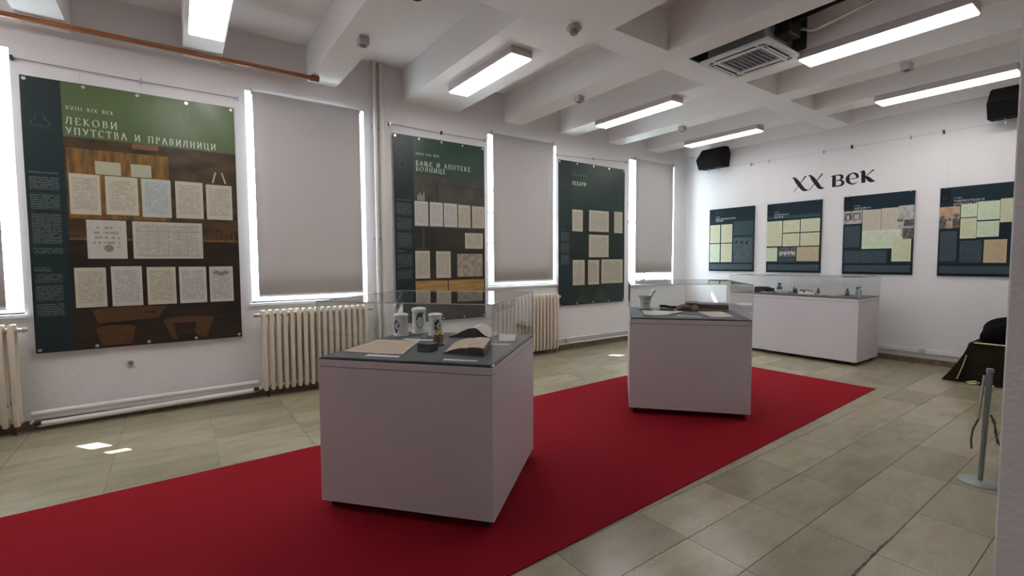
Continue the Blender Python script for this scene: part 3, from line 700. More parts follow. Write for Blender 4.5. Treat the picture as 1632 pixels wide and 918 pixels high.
for y, z in ((5.70, 3.54), (4.94, 3.483), (4.59, 3.481), (3.658, 3.482), (3.231, 3.484), (2.456, 3.473), (2.069, 3.473)):
    MB().box(9.262, 9.299, y - .009, y + .009, z - .03, z + .025).build('wall_hook', dark_metal if y in (3.231, 2.069) else steel_m, fw, bevel=.002)
for y in (4.94, 4.59, 3.658, 3.231, 2.456, 2.0):
    MB().tube([(9.268, y, 3.47), (9.268, y, 2.66)], .0009, 4).build('hanging_thread', steel_m, fw)

# ================================================================== POSTERS ON THE FAR WALL
pst_m = mat('poster_teal', (.010, .026, .040), .6, var=.2, vscale=2, spec=.2)
pst_d = mat('poster_black', (.007, .009, .015), .6, spec=.2)
pst_txt = paper('poster_text', (.010, .030, .043), ink=(.07, .12, .14), lh=.020, ws=50, dens=.62, margin=.02, strength=.6)
pst_pale = paper('poster_pale_text', (.030, .060, .072), ink=(.12, .18, .19), lh=.03, ws=40, dens=.55, margin=.05, strength=.6)
yel = paper('yellow_document', (.66, .68, .46), lh=.022, dens=.5, strength=.22)
yel2 = paper('pale_green_document', (.66, .76, .56), lh=.022, dens=.5, strength=.2)
tand = paper('tan_document', (.56, .45, .28), lh=.022, dens=.5, strength=.25)
pink = paper('pinkish_document', (.60, .54, .44), lh=.03, dens=.5, strength=.2)
photo_l = mat('photo_light', (.52, .50, .48), .4, var_col=(.30, .29, .28), vscale=20)
photo_d = mat('photo_dark', (.04, .035, .035), .4, var_col=(.16, .14, .13), vscale=25)
photo_s = mat('photo_sepia', (.55, .38, .26), .4, var_col=(.35, .22, .14), vscale=15)
def poster(ya, yb, z0, z1, label, title, items, extra=None):
    W = ya - yb; H = z1 - z0
    r = thing('poster', (9.285, (ya + yb) / 2, z0), label, 'poster', 'teal information posters on the far wall')
    MB().box(9.276, 9.292, yb, ya, z0, z1).build('poster_board', pst_m, r)
    fr = Frame('F', 9.2755)
    R = lambda u0, u1, v0, v1, l, m, nm: rect(fr, -ya + u0 * W, -ya + u1 * W, z1 - v1 * H, z1 - v0 * H, l).build(nm, m, r)
    R(0, 1, .87, 1, 1, pst_d, 'footer_band'); R(.02, .98, .885, .97, 2, pst_txt, 'footer_text'); R(0, .12, 0, .16, 1, pst_d, 'corner_block')
    emblem(fr, -ya + .06 * W, z1 - .11 * H, .03, 2, r)
    for t, u, v, h, wd in title: fonttext(fr, t, -ya + u * W, z1 - v * H, h * 1.25, 6, wd * W).build('title_text', white_ink, r)
    for q_, (u0, u1, v0, v1, m, nm) in enumerate(items): R(u0, u1, v0, v1, 3 + q_ * .12, m, nm)
    if extra: extra(fr, R, r, ya, W, z1, H)
    for u in (.06, .94):
        MB().box(9.268, 9.275, ya - u * W - .006, ya - u * W + .006, z1 - .012, z1 + .018).build('clip', steel_m, r)
    return r
PD = 'printed_document'
def ex1(fr, R, r, ya, W, z1, H):
    mb = MB()
    for u, v in ((.63, .54), (.74, .55), (.85, .56)):
        c = (-ya + u * W, z1 - v * H); polyp(fr, arc(c[0], c[1], .02, .03, 0, 360, 10)[:-1], 5, mb)
    mb.build('printed_figure', pst_d, r)
poster(5.79, 4.835, 1.375, 2.667, 'leftmost far-wall poster, with four pale pages in its left half', (('XX ВЕК', .15, .135, .014, .09), ('ПРВИ ДРЖАВНИ ЗАКОН', .15, .175, .024, .45), ('ЛЕКАРА', .15, .205, .024, .18)),
    [(.02, .255, .255, .545, yel, PD), (.28, .53, .255, .545, yel, PD), (.02, .255, .56, .855, yel2, PD), (.28, .53, .56, .855, yel, PD), (.555, .98, .465, .865, pst_pale, 'text_block'), (.555, .98, .22, .44, mat('poster_mid', (.018, .05, .06)), 'text_field')], ex1)
def ex2(fr, R, r, ya, W, z1, H):
    R(.26, .55, .70, .755, 5, photo_l, 'printed_car'); 
    mb = MB()
    for u in (.33, .40, .47): polyp(fr, arc(-ya + u * W, z1 - .745 * H, .018, .018, 0, 360, 10)[:-1], 6, mb)
    mb.build('printed_wheel', photo_d, r)
poster(4.59, 3.65, 1.37, 2.660, 'second far-wall poster from the left, below XX, with a grid of yellow pages', (('XX ВЕК', .14, .135, .013, .09), ('ЕПИДЕМИЈЕ И', .14, .175, .022, .27), ('ВАКЦИНЕ', .14, .208, .022, .18)),
    [(.02, .98, .185, .225, mat('poster_mid', (.2,.2,.2)), 'text_field'), (0, .30, .255, .62, yel, PD), (.315, .625, .255, .43, yel, PD), (.64, .975, .25, .43, yel, PD), (.315, .625, .445, .625, yel, PD), (.64, .975, .445, .625, yel, PD),
     (0, .215, .64, .84, yel2, PD), (.235, .565, .64, .78, photo_d, 'printed_photo'), (.235, .565, .79, .85, pst_txt, 'text_block'), (.58, .97, .64, .84, tand, PD)], ex2)
def ex3(fr, R, r, ya, W, z1, H):
    R(.02, .135, .215, .31, 5, photo_d, 'printed_photo'); R(.15, .26, .215, .31, 5, photo_d, 'printed_photo')
    R(.05, .09, .24, 0.30, 6, photo_l, 'printed_detail'); R(.17, .24, .235, 0.30, 6, photo_l, 'printed_detail')
    R(.87, 1, .34, .42, 5, photo_d, 'printed_detail'); R(.78, .86, .33, .36, 5, photo_d, 'printed_detail'); R(.86, 1, .44, .57, 5, photo_d, 'printed_photo')
poster(3.315, 2.37, 1.36, 2.658, 'third far-wall poster, below the word, with black and white photos at its upper corners', (('XX ВЕК', .16, .135, .012, .09), ('ЗДРАВЉЕ И', .16, .17, .020, .24), ('РАТОВИ', .16, .20, .020, .17)),
    [(0, .28, .19, .355, photo_l, 'printed_photo'), (.29, .555, .19, .45, pink, PD), (.56, .79, .185, .45, pink, PD), (.79, 1, .17, .57, photo_l, 'printed_photo'), (.29, .83, .45, .68, yel2, PD), (.72, .975, .535, .84, yel, PD),
     (.02, .26, .38, .66, pst_txt, 'text_block'), (.02, .66, .70, .86, pst_txt, 'text_block')], ex3)
def ex4(fr, R, r, ya, W, z1, H):
    mb = MB()
    for u, v, q in ((.04, .34, .03), (.20, .32, .03), (.08, .37, .02), (.125, .36, .022), (.17, .37, .02)): polyp(fr, arc(-ya + u * W, z1 - v * H, q, q * 1.1, 0, 360, 10)[:-1], 5, mb)
    rect(fr, -ya, -ya + .085 * W, z1 - .46 * H, z1 - .36 * H, 4.5, mb=mb); rect(fr, -ya + .16 * W, -ya + .24 * W, z1 - .46 * H, z1 - .35 * H, 4.5, mb=mb)
    mb.build('printed_figure', photo_d, r)
poster(2.077, 1.13, 1.352, 2.645, 'rightmost far-wall poster, partly cut off by the pillar, with a sepia group photo', (('XX ВЕК', .16, .13, .012, .1), ('ТУБЕРКУЛОЗА И', .16, .17, .024, .34), ('ШПАНСКА ГРОЗНИЦА', .16, .205, .024, .45)),
    [(0, .24, .215, .46, photo_s, 'printed_photo'), (.25, .43, .20, .345, yel2, PD), (.435, .67, .185, .385, yel2, PD), (.675, .80, .17, .42, yel, PD), (.25, .43, .355, .58, yel, PD), (.435, .67, .40, .57, yel2, PD), (.52, .76, .60, .85, tand, PD),
     (.02, .22, .49, .84, pst_txt, 'text_block'), (.25, .50, .60, .85, pst_txt, 'text_block')], ex4)

# wall lettering XX век
LET = {
 'X1': [([(4.172, 3.088), (4.135, 3.097), (4.085, 3.03), (4.02, 2.935), (3.96, 2.865), (3.885, 2.848)], [.006, .030, .062, .066, .052, .006]), ([(3.935, 3.106), (4.03, 2.985), (4.137, 2.838)], [.026, .014, .010])],
 'X2': [([(3.902, 3.092), (3.865, 3.100), (3.815, 3.035), (3.755, 2.945), (3.70, 2.868), (3.63, 2.852)], [.006, .030, .062, .066, .052, .006]), ([(3.668, 3.108), (3.76, 2.99), (3.88, 2.838)], [.026, .014, .010])],
 'v': [([(3.535, 3.036), (3.505, 3.036), (3.488, 3.018), (3.486, 2.94), (3.484, 2.852)], [.008, .03, .055, .056, .058]), ([(3.50, 3.042), (3.43, 3.044), (3.385, 3.036), (3.368, 3.0), (3.39, 2.962), (3.46, 2.952)], [.014, .016, .032, .046, .026, .010]),
       ([(3.45, 2.953), (3.39, 2.950), (3.358, 2.925), (3.355, 2.89), (3.39, 2.862), (3.49, 2.858)], [.010, .018, .042, .050, .026, .014])],
 'e': [([(3.275, 2.957), (3.20, 2.953), (3.136, 2.958)], [.012, .012, .014]), ([(3.138, 2.955), (3.145, 2.99), (3.165, 3.025), (3.208, 3.045), (3.25, 3.030), (3.280, 2.99), (3.284, 2.945), (3.268, 2.905), (3.235, 2.876), (3.190, 2.865), (3.136, 2.895)], [.030, .042, .036, .018, .026, .050, .056, .048, .030, .020, .006])],
 'k': [([(3.108, 3.046), (3.082, 3.050), (3.062, 3.035), (3.059, 2.95), (3.056, 2.864)], [.008, .03, .056, .058, .060]), ([(2.912, 3.050), (2.94, 3.042), (2.985, 3.0), (3.04, 2.955)], [.022, .020, .014, .012]), ([(3.035, 2.962), (3.0, 2.935), (2.955, 2.888), (2.895, 2.868)], [.014, .050, .056, .006])],
}
def cat(P, t):
    n = len(P) - 1; k = min(int(t * n), n - 1); f = t * n - k
    a, b, c, d = P[max(k - 1, 0)], P[k], P[k + 1], P[min(k + 2, n)]
    return tuple(.5 * (2 * q + (r - p) * f + (2 * p - 5 * q + 4 * r - u) * f * f + (3 * q - p - 3 * r + u) * f ** 3) for p, q, r, u in zip(a, b, c, d))
lr = thing('wall_lettering', (9.29, 3.53, 2.84), 'black letters reading XX век on the far wall above the posters', 'lettering')
ff = Frame('F', 9.2985)
for k_, sts in LET.items():
    mb = MB()
    for li_, (P_, W_) in enumerate(sts):
        C_ = [(-y, z, w2) for (y, z), w2 in zip(P_, W_)]; m_ = 8 * (len(C_) - 1)
        S_ = [cat(C_, i / m_) for i in range(m_ + 1)]
        L1, L2 = [], []
        for i, (x, z, w2) in enumerate(S_):
            a_, b_ = S_[max(i - 1, 0)], S_[min(i + 1, m_)]
            d_ = Vector((b_[0] - a_[0], b_[1] - a_[1])).normalized(); n_ = Vector((-d_.y, d_.x)) * max(w2, .004) / 2
            L1.append((x - n_.x, z - n_.y)); L2.append((x + n_.x, z + n_.y))
        for i in range(m_): polyp(ff, [L1[i], L1[i + 1], L2[i + 1], L2[i]], 1 + li_ * .15, mb)
    mb.build('letter', mat('letter_black', (.006, .006, .007), .6, spec=.3), lr)

# ================================================================== LOUDSPEAKERS
def speaker(label):
    y0, y1 = 5.33, 5.865
    r = thing('loudspeaker', (9.0, (y0 + y1) / 2, 3.47), label, 'loudspeaker', 'black wedge loudspeakers under the ceiling')
    P = [(9.06, 3.885), (8.86, 3.665), (8.95, 3.475), (9.20, 3.49), (9.24, 3.76), (9.17, 3.885)]
    MB().prism_x(P, y0, y1, 'y').build('cabinet', black_m, r, bevel=.006)
    a, b = Vector((9.055, 0, 3.876)), Vector((8.868, 0, 3.670)); g_ = MB()
    g_.add([(q.x - .004, y, q.z + .004) for q in (a, b) for y in (y0 + .02, y1 - .02)] + [(q.x - .012, y, q.z + .011) for q in (a, b) for y in (y0 + .02, y1 - .02)],
           [(0, 1, 3, 2), (4, 6, 7, 5), (0, 2, 6, 4), (1, 5, 7, 3), (0, 4, 5, 1), (2, 3, 7, 6)]).build('grille', black_grille, r)
    MB().box(9.225, XF - .001, y0 + .22, y0 + .28, 3.60, 3.68).build('wall_bracket', dark_metal, r)
    MB().cyl((9.08, y0 - .04, 3.66), (9.08, y0 - .0005, 3.66), .024).build('side_knob', dark_metal, r, smooth=True)
    for y in (y0 + .15, y1 - .15):
        MB().box(9.10, 9.112, y - .01, y + .01, 3.42, 3.49).build('mounting_lug', steel_m, r)
    return r
sp = speaker('black wedge loudspeaker near the window corner, above the leftmost poster')
copy_tree(sp, loc=(9.0, 5.5975 - 4.305, 3.455), label='black wedge loudspeaker at the right, half hidden by the pillar')

# ================================================================== RED CARPET
cp = MB(); C4 = [(-3.2, 4.175), (-3.2, 1.75), (7.005, 2.095), (6.985, 4.43)]
tag(cp.prism(C4, .0005, .006).build('red_carpet', carpet_m), 'long bright red carpet runner under the two square display cases', 'carpet')

# ================================================================== DISPLAY CASES
CAST = None
def case(name, label, cx, cy, rz, hx, hy, ztop, gh, lift=0.0062):
    """plinth on castors with a clear cover; local x along the camera-side edge"""
    r = thing(name, (cx, cy, lift), label, 'display case', 'white display cases with clear covers'); ztop -= lift
    r.rotation_euler = (0, 0, rz); ORG[r.name] = Vector((0, 0, 0))
    z0 = .062; zb = ztop - .062; zl = ztop - .004
    MB().box(-hx, hx, -hy, hy, z0, zb).build('plinth', lam_m, r, bevel=.0025)
    MB().box(-hx + .004, hx - .004, -hy + .004, hy - .004, zb + .0002, zb + .0038).build('shadow_gap', gap_m, r)
    MB().box(-hx, hx, -hy, hy, zb + .004, zl - .010).build('rim', lam_m, r, bevel=.002)
    MB().box(-hx + .003, hx - .003, -hy + .003, hy - .003, zl - .0098, zl - .0022).build('shadow_gap', gap_m, r)
    MB().box(-hx + .018, hx - .018, -hy + .018, hy - .018, zl - .002, zl + .004).build('deck', deck_m, r)
    ed = MB(); q = .0035; w_ = .0006
    for sx in (-1, 1):
        for sy in (-1, 1):
            ed.box(min(sx * (hx - q), sx * (hx + w_)), max(sx * (hx - q), sx * (hx + w_)), min(sy * (hy - q), sy * (hy + w_)), max(sy * (hy - q), sy * (hy + w_)), z0, zb)
    for s in (-1, 1):
        ed.box(-hx + q, hx - q, min(s * (hy - q), s * (hy + w_)), max(s * (hy - q), s * (hy + w_)), z0 - w_, z0 + q)
        ed.box(min(s * (hx - q), s * (hx + w_)), max(s * (hx - q), s * (hx + w_)), -hy + q, hy - q, z0 - w_, z0 + q)
    ed.build('edge_banding', mat('edge_banding', (.85, .82, .84), .3), r)
    t = .005; g0 = zl - .002; g1 = ztop + gh
    for nm, bx in (('cover_pane', (-hx, hx, -hy, -hy + t, g0, g1)), ('cover_pane', (-hx, hx, hy - t, hy, g0, g1)), ('cover_pane', (-hx, -hx + t, -hy + t, hy - t, g0, g1)),
                   ('cover_pane', (hx - t, hx, -hy + t, hy - t, g0, g1)), ('cover_top', (-hx, hx, -hy, hy, g1 + .0002, g1 + t))):
        MB().box(*bx).build(nm, glass_m, r)
    e = MB(); q = .0025
    for sx in (-1, 1):
        for sy in (-1, 1): e.box(sx * hx - q, sx * hx + q, sy * hy - q, sy * hy + q, g0, g1 + t)
    for s in (-1, 1): e.box(-hx, hx, s * hy - q, s * hy + q, g1, g1 + t + .0015); e.box(s * hx - q, s * hx + q, -hy, hy, g1, g1 + t + .0015)
    e.build('polished_edge', edge_m, r)
    for sx in (-1, 1):
        for sy in (-1, 1):
            x, y = sx * (hx - .06), sy * (hy - .06)
            c = MB().cyl((x - .012, y, .029), (x + .012, y, .029), .0285, n=16).build('castor', rubber_m, r, smooth=True)
            ORG[c.name] = Vector((0, 0, 0))
            MB().box(x - .02, x + .02, y - .018, y + .018, .050, z0 - .0005).build('castor_plate', steel_m, c)
    return r
A1 = math.atan2(-.878, .75); A2 = math.atan2(-.88, .78)
case('display_case', 'nearest white square display case holding jars and open books', 1.535, 3.078, A1, .5785, .5785, 1.000, .35)
case('display_case', 'second white square display case on the carpet, holding a white mortar', 4.646, 3.217, A2, .585, .585, 1.012, .347)
case('long_display_case', 'long white display case along the far wall holding small bottles', 8.65, 3.71, -PI / 2, 1.0, .43, 1.025, .305, 0.0002)

# ------------------------------------------------------------------ exhibits in case 1
Z1 = 1.0002 + 0.0
def jar(x, y, h, r, label, orn):
    t = thing('pharmacy_jar', (x, y, Z1), label, 'jar', 'white porcelain pharmacy jars')
    MB().lathe([(r * 1.02, Z1), (r * 1.08, Z1 + .008), (r * 1.0, Z1 + .018), (r * .93, Z1 + .03), (r * .92, Z1 + h * .80), (r * .98, Z1 + h * .83), (r * .9, Z1 + h * .845)], (x, y), 32).build('jar_body', porc_m, t, smooth=True)
    MB().lathe([(r * .96, Z1 + h * .8455), (r * 1.04, Z1 + h * .87), (r * 1.02, Z1 + h * .92), (r * .8, Z1 + h * .965), (r * .25, Z1 + h * .985), (0, Z1 + h)], (x, y), 32).build('lid', porc_m, t, smooth=True)
    mb = MB(); rr = r * .92 + .0015
    def cylp(a, z): return (x + rr * math.cos(a), y + rr * math.sin(a), z)
    ph0, kind = orn
    zc = Z1 + h * .45; n = 26; ex, ez = .62, h * .25
    for i in range(n):
        t0, t1 = 2 * PI * i / n, 2 * PI * (i + 1) / n; wv = .8 + .2 * (i % 2)
        o_ = [(ph0 + ex * math.cos(q) * k, zc + ez * math.sin(q) * k) for q, k in ((t0, wv * .82), (t1, wv * .82), (t1, wv), (t0, wv))]
        mb.add([cylp(*p) for p in o_], [(0, 1, 2, 3)])
    if kind:
        for dx, dz, s in ((0, .28, .26), (-.25, .24, .2), (.25, .24, .2), (.45, .32, .15), (-.42, .14, .14)):
            m_ = 8; mb.add([cylp(ph0 + dx + s * math.cos(2 * PI * i / m_), zc + dz * h + s * .06 * math.sin(2 * PI * i / m_) * 1.4) for i in range(m_)], [tuple(range(m_))])
    else:
        for dx, dz, s in ((-.3, .1, .22), (-.3, -.1, .22), (0, -.22, .25), (.0, .2, .2), (.3, 0, .15)):
            m_ = 8; mb.add([cylp(ph0 + dx + s * math.cos(2 * PI * i / m_), zc + dz * h + s * .06 * math.sin(2 * PI * i / m_) * 1.4) for i in range(m_)], [tuple(range(m_))])
    mb.build('painted_ornament', ornament_m, t)
    return t
jar(1.48, 3.64, .190, .058, 'left white porcelain jar with a dark oval wreath', (math.radians(-118 - 40), 0))
jar(1.655, 3.68, .225, .060, 'tallest white porcelain jar with a domed lid and dark wreath, between two others', (math.radians(-108), 1))
jar(1.705, 3.475, .190, .058, 'right white porcelain jar behind the brown glass cup', (math.radians(-95), 0))

ik = thing('glass_cup', (1.523, 3.055, Z1), 'small brown glass cup with upright brass rods in front of the right jar', 'cup')
amber = mat('amber_glass', (.16, .065, .02), .12, spec=.8)
MB().lathe([(.040, Z1), (.044, Z1 + .006), (.036, Z1 + .012), (.038, Z1 + .07), (.042, Z1 + .074), (.034, Z1 + .074), (.032, Z1 + .02), (0, Z1 + .02)], (1.523, 3.055), 20).build('cup_body', amber, ik, smooth=True)
MB().lathe([(.039, Z1 + .012), (.042, Z1 + .014), (.042, Z1 + .02), (.039, Z1 + .022)], (1.523, 3.055), 20).build('brass_band', brass_m, ik, smooth=True)
for dx, dy, hh in ((-.012, .005, .115), (.012, -.004, .12), (.0, -.014, .10), (.004, .012, .108)):
    MB().cyl((1.523 + dx, 3.055 + dy, Z1 + .0205), (1.523 + dx * 1.6, 3.055 + dy * 1.6, Z1 + hh), .006, n=10).build('brass_rod', brass_m, ik, smooth=True)
bb = thing('leather_box', (1.365, 2.905, Z1), 'small black leather box right of the big beige sheet', 'box')
Mx = Matrix.Translation((1.365, 2.905, Z1)) @ Matrix.Rotation(math.atan2(-.095, .059), 4, 'Z')
lea = mat('black_leather', (.018, .012, .012), .5, bump=.4, bscale=200)
MB(Mx).box(-.055, .055, -.045, .045, 0, .028).build('box_base', lea, bb, bevel=.003)
MB(Mx).box(-.052, .056, -.043, .046, .0285, .055).build('box_lid', lea, bb, bevel=.004)

def sheet(name, label, cat, pts, z, m, th=.0012, group=None, lift=0.0):
    """loose sheet: four corners, uv laid along its own edges"""
    n = 6; P = [Vector((*p, z)) for p in pts]
    W = (P[1] - P[0]).length; H = (P[3] - P[0]).length
    vs = []; fs = []; uv = []
    for j in range(n + 1):
        for i in range(n + 1):
            u, v = i / n, j / n
            q = (P[0] * (1 - u) + P[1] * u) * (1 - v) + (P[3] * (1 - u) + P[2] * u) * v
            vs.append((q.x, q.y, q.z + lift * (abs(u - .5) * 2) ** 2 * .6 + lift * math.sin(v * 5) ** 2 * .3))
    for j in range(n):
        for i in range(n):
            f = (j * (n + 1) + i, j * (n + 1) + i + 1, (j + 1) * (n + 1) + i + 1, (j + 1) * (n + 1) + i); fs.append(f)
            for k in f: uu, vv = (k % (n + 1)) / n, (k // (n + 1)) / n; uv.append(((uu * W, vv * H), (uu, vv)))
    o = MB().add(vs, fs, uv).build(name, m, origin=tuple(P[0]))
    s_ = o.modifiers.new('thickness', 'SOLIDIFY'); s_.thickness = th; s_.offset = 1 if False else -1
    s_.offset = 1
    return tag(o, label, cat, group)
bsheet = paper('beige_manuscript', (.68, .53, .39), ink=(.35, .15, .09), lh=.014, dens=.6, strength=.35)
csheet = paper('cream_manuscript', (.66, .60, .50), ink=(.2, .15, .1), lh=.014, dens=.6, strength=.35)
sheet('manuscript_sheet', 'large beige manuscript sheet at the left front of the nearest case', 'paper', [(.897, 3.223), (1.174, 2.87), (1.488, 3.29), (1.252, 3.539)], Z1 + .001, bsheet, lift=.006)
sheet('label_card', 'white caption card in front of the large beige sheet', 'card', [(.965, 2.991), (1.118, 2.811), (1.15, 2.851), (1.004, 3.029)], Z1 + .001, label_m, .001, 'white caption cards')
sheet('label_card', 'white caption card in front of the nearest open book', 'card', [(1.302, 2.567), (1.451, 2.408), (1.475, 2.43), (1.337, 2.602)], Z1 + .001, label_m, .001, 'white caption cards')
sheet('label_card', 'white caption card before the jars, behind the black box', 'card', [(1.41, 3.44), (1.56, 3.25), (1.60, 3.285), (1.45, 3.475)], Z1 + .001, label_m, .001, 'white caption cards')
sheet('label_card', 'white caption card in the right corner of the nearest case', 'card', [(1.83, 2.845), (1.93, 2.75), (1.96, 2.785), (1.86, 2.88)], Z1 + .001, label_m, .001, 'white caption cards')
sheet('open_booklet', 'thin cream open booklet at the right side of the nearest case', 'booklet', [(1.955, 2.915), (2.04, 2.84), (2.25, 3.08), (2.14, 3.20)], Z1 + .001, csheet, .006, lift=.004)

def open_book(label, o, u, v, wl_, wr, length, lp, rp, m, hspine, cover, edgem):
    """lying open: u across the pages, v along the spine; lp / rp page heights"""
    o = Vector((*o, Z1)); u = Vector((*u, 0)).normalized(); v = Vector((*v, 0)).normalized()
    r = thing('open_book', tuple(o), label, 'book')
    def block(a0, a1, prof, nm, mm, b0=0.0, b1=1.0, zb=.004):
        n = len(prof); vs = []; fs = []
        for k, bb_ in enumerate((b0, .5, b1)):
            for i, h in enumerate(prof):
                a = a0 + (a1 - a0) * i / (n - 1)
                vs.append(o + u * a + v * (length * bb_) + Vector((0, 0, h)))
                vs.append(o + u * a + v * (length * bb_) + Vector((0, 0, zb)))
        for k in range(2):
            for i in range(n - 1):
                q = k * 2 * n + 2 * i
                fs += [(q, q + 2, q + 2 + 2 * n, q + 2 * n), (q + 1, q + 1 + 2 * n, q + 3 + 2 * n, q + 3)]
            q = k * 2 * n; fs += [(q, q + 2 * n, q + 1 + 2 * n, q + 1)]
            q = k * 2 * n + 2 * (n - 1); fs += [(q, q + 1, q + 1 + 2 * n, q + 2 * n)]
        for k in (0, 2):
            for i in range(n - 1): q = k * 2 * n + 2 * i; fs.append((q, q + 1, q + 3, q + 2))
        return MB().add(vs, fs).build(nm, mm, r, smooth=True)
    block(-wl_ - .006, -.002, [.0035] * 4, 'cover_board', cover, -.015, 1.015, 0.0)
    block(.002, wr + .006, [.0035] * 4, 'cover_board', cover, -.015, 1.015, 0.0)
    block(-wl_, -.001, lp, 'left_pages', m); block(.001, wr, rp, 'right_pages', m)
    for a0, a1, prof in ((-wl_, -.001, lp), (.001, wr, rp)):
        n = len(prof); f_ = MB()
        f_.add([o + u * (a0 + (a1 - a0) * i / (n - 1)) - v * .001 + Vector((0, 0, h - .002)) for i, h in enumerate(prof)] + [o + u * (a0 + (a1 - a0) * i / (n - 1)) - v * .001 + Vector((0, 0, .0045)) for i in range(n)],
               [(i, i + 1, n + i + 1, n + i) for i in range(n - 1)])
        f_.build('page_edges', cover, r)
    q0 = o + u * (wr + .001)
    MB().add([q0 + v * b_ * length + Vector((0, 0, z_)) for b_ in (0, 1) for z_ in (.0045, rp[-1] - .003)], [(0, 1, 3, 2)]).build('page_edges', edgem, r)
    return r
pg1 = mat('yellowed_pages', (.64, .50, .34), .6, var=.25, vscale=25)
pg2 = mat('cream_pages', (.78, .73, .64), .6, var=.12, vscale=20)
cov = mat('brown_leather', (.10, .045, .02), .45, var=.4, vscale=30)
dkc = mat('dark_cover', (.03, .022, .02), .5)
open_book('front open book with yellowed pages and brown edge, nearest the case front corner', (1.50, 2.62), (.53, -.85), (.50, .62), .165, .125, .40,
          [.006, .022, .036, .045, .047], [.047, .054, .056, .055, .052], pg1, .04, dkc, mat('russet_edges', (.22, .085, .03), .45, var=.4, vscale=60))
open_book('rear open book with white arched pages behind the yellowed one', (1.885, 3.155), (.62, -.78), (.78, .62), .21, .12, .235,
          [.012, .030, .055, .078, .085], [.085, .07, .045, .025, .014], pg2, .06, dkc, pg2)

# ------------------------------------------------------------------ exhibits in case 2
Z2 = 1.0122
mo = thing('mortar', (4.60, 3.695, Z2 + .012), 'white porcelain mortar with its pestle standing on a black tray in the second case', 'mortar')
zz = Z2 + .0125
MB().lathe([(.052, zz), (.056, zz + .006), (.054, zz + .012), (.062, zz + .10), (.070, zz + .135), (.084, zz + .148), (.084, zz + .156), (.070, zz + .154), (.060, zz + .10), (.045, zz + .03), (0, zz + .02)], (4.60, 3.695), 32).build('mortar_body', mat('grey_porcelain', (.50, .54, .53), .2), mo, smooth=True)
mb = MB()
for a0 in (-2.45, -2.05):
    mb.add([(4.60 + .0605 * math.cos(a0 + dx), 3.695 + .0605 * math.sin(a0 + dx), zz + .065 + dz) for dx, dz in ((-.12, 0), (0, -.012), (.12, 0), (0, .012))], [(0, 1, 2, 3)])
mb.build('painted_ornament', ornament_m, mo)
pe = thing('pestle', (4.62, 3.66, zz + .03), 'white pestle leaning out of the mortar', 'pestle')
mb = MB(); mb.cyl((4.60, 3.70, zz + .045), (4.645, 3.615, zz + .205), .014, .017, 16); mb.cyl((4.645, 3.615, zz + .2052), (4.655, 3.598, zz + .232), .026, .02, 16); mb.build('pestle_shaft', porc_m, pe, smooth=True)
tr = thing('black_tray', (4.63, 3.72, Z2), 'thin black tray under the white mortar', 'tray')
MB().prism([(4.71, 3.90), (4.80, 3.74), (4.56, 3.56), (4.45, 3.66)], Z2, Z2 + .012).build('tray_base', lea, tr, bevel=.003)
sheet('open_booklet', 'open pale booklet in front of the mortar', 'booklet', [(4.09, 3.30), (4.24, 3.122), (4.67, 3.22), (4.42, 3.60)], Z2 + .001, csheet, .006, lift=.010)
sheet('manuscript_sheet', 'pale sheet at the right front of the second case', 'paper', [(4.50, 2.767), (4.70, 2.635), (5.06, 3.0), (4.815, 3.12)], Z2 + .001, csheet, .002, lift=.003)
sheet('label_card', 'white caption card at the front middle of the second case', 'card', [(4.33, 3.065), (4.41, 2.835), (4.45, 2.86), (4.37, 3.09)], Z2 + .001, label_m, .001, 'white caption cards')
kn = thing('black_instrument', (4.87, 3.55, Z2), 'long flat black instrument behind the brown pouch', 'instrument')
MB().tube([(4.83, 3.66, Z2 + .03), (4.85, 3.61, Z2 + .034), (4.88, 3.54, Z2 + .022), (4.91, 3.46, Z2 + .026)], .017, 10).build('handle', black_m, kn, smooth=True)
MB().cyl((4.91, 3.46, Z2 + .026), (4.94, 3.41, Z2 + .018), .010, .004, 8).build('tip', black_m, kn)
k2 = thing('black_instrument', (4.58, 3.45, Z2), 'short thin black instrument between the mortar and the booklet', 'instrument')
MB().tube([(4.66, 3.53, Z2 + .01), (4.71, 3.45, Z2 + .012), (4.73, 3.38, Z2 + .009)], .008, 8).build('shaft', black_m, k2, smooth=True)
def blob(name, label, cat, c, rx, ry, rz_, m, seed=1, nu=18, nv=10, amp=.18, parent=None, ang=0, partname='body'):
    rnd = random.Random(seed); ph = [rnd.uniform(0, 6) for _ in range(6)]
    vs = []; fs = []
    for j in range(nv + 1):
        th = PI * j / nv
        for i in range(nu):
            a = 2 * PI * i / nu
            k = 1 + amp * (math.sin(3 * a + ph[0]) * math.sin(2 * th + ph[1]) + .6 * math.sin(5 * a + ph[2] + 3 * th) * .6)
            x, y, z = rx * math.sin(th) * math.cos(a) * k, ry * math.sin(th) * math.sin(a) * k, rz_ * math.cos(th) * k
            z = max(z, -rz_ * .45)
            X = x * math.cos(ang) - y * math.sin(ang); Y = x * math.sin(ang) + y * math.cos(ang)
            vs.append((c[0] + X, c[1] + Y, c[2] + z + rz_ * .45))
    for j in range(nv):
        for i in range(nu): fs.append((j * nu + i, j * nu + (i + 1) % nu, (j + 1) * nu + (i + 1) % nu, (j + 1) * nu + i))
    mb = MB().add(vs, fs)
    if parent: return mb.build(partname, m, parent, smooth=True)
    return tag(mb.build(name, m, smooth=True, origin=c), label, cat)
po = thing('leather_pouch', (4.80, 3.28, Z2), 'crumpled reddish-brown leather pouch left of the thick dark book', 'pouch')
blob('', '', '', (4.84, 3.30, Z2), .055, .12, .05, mat('red_leather', (.12, .045, .045), .5, var=.4, vscale=40), 3, parent=po, ang=.3, partname='pouch_body')
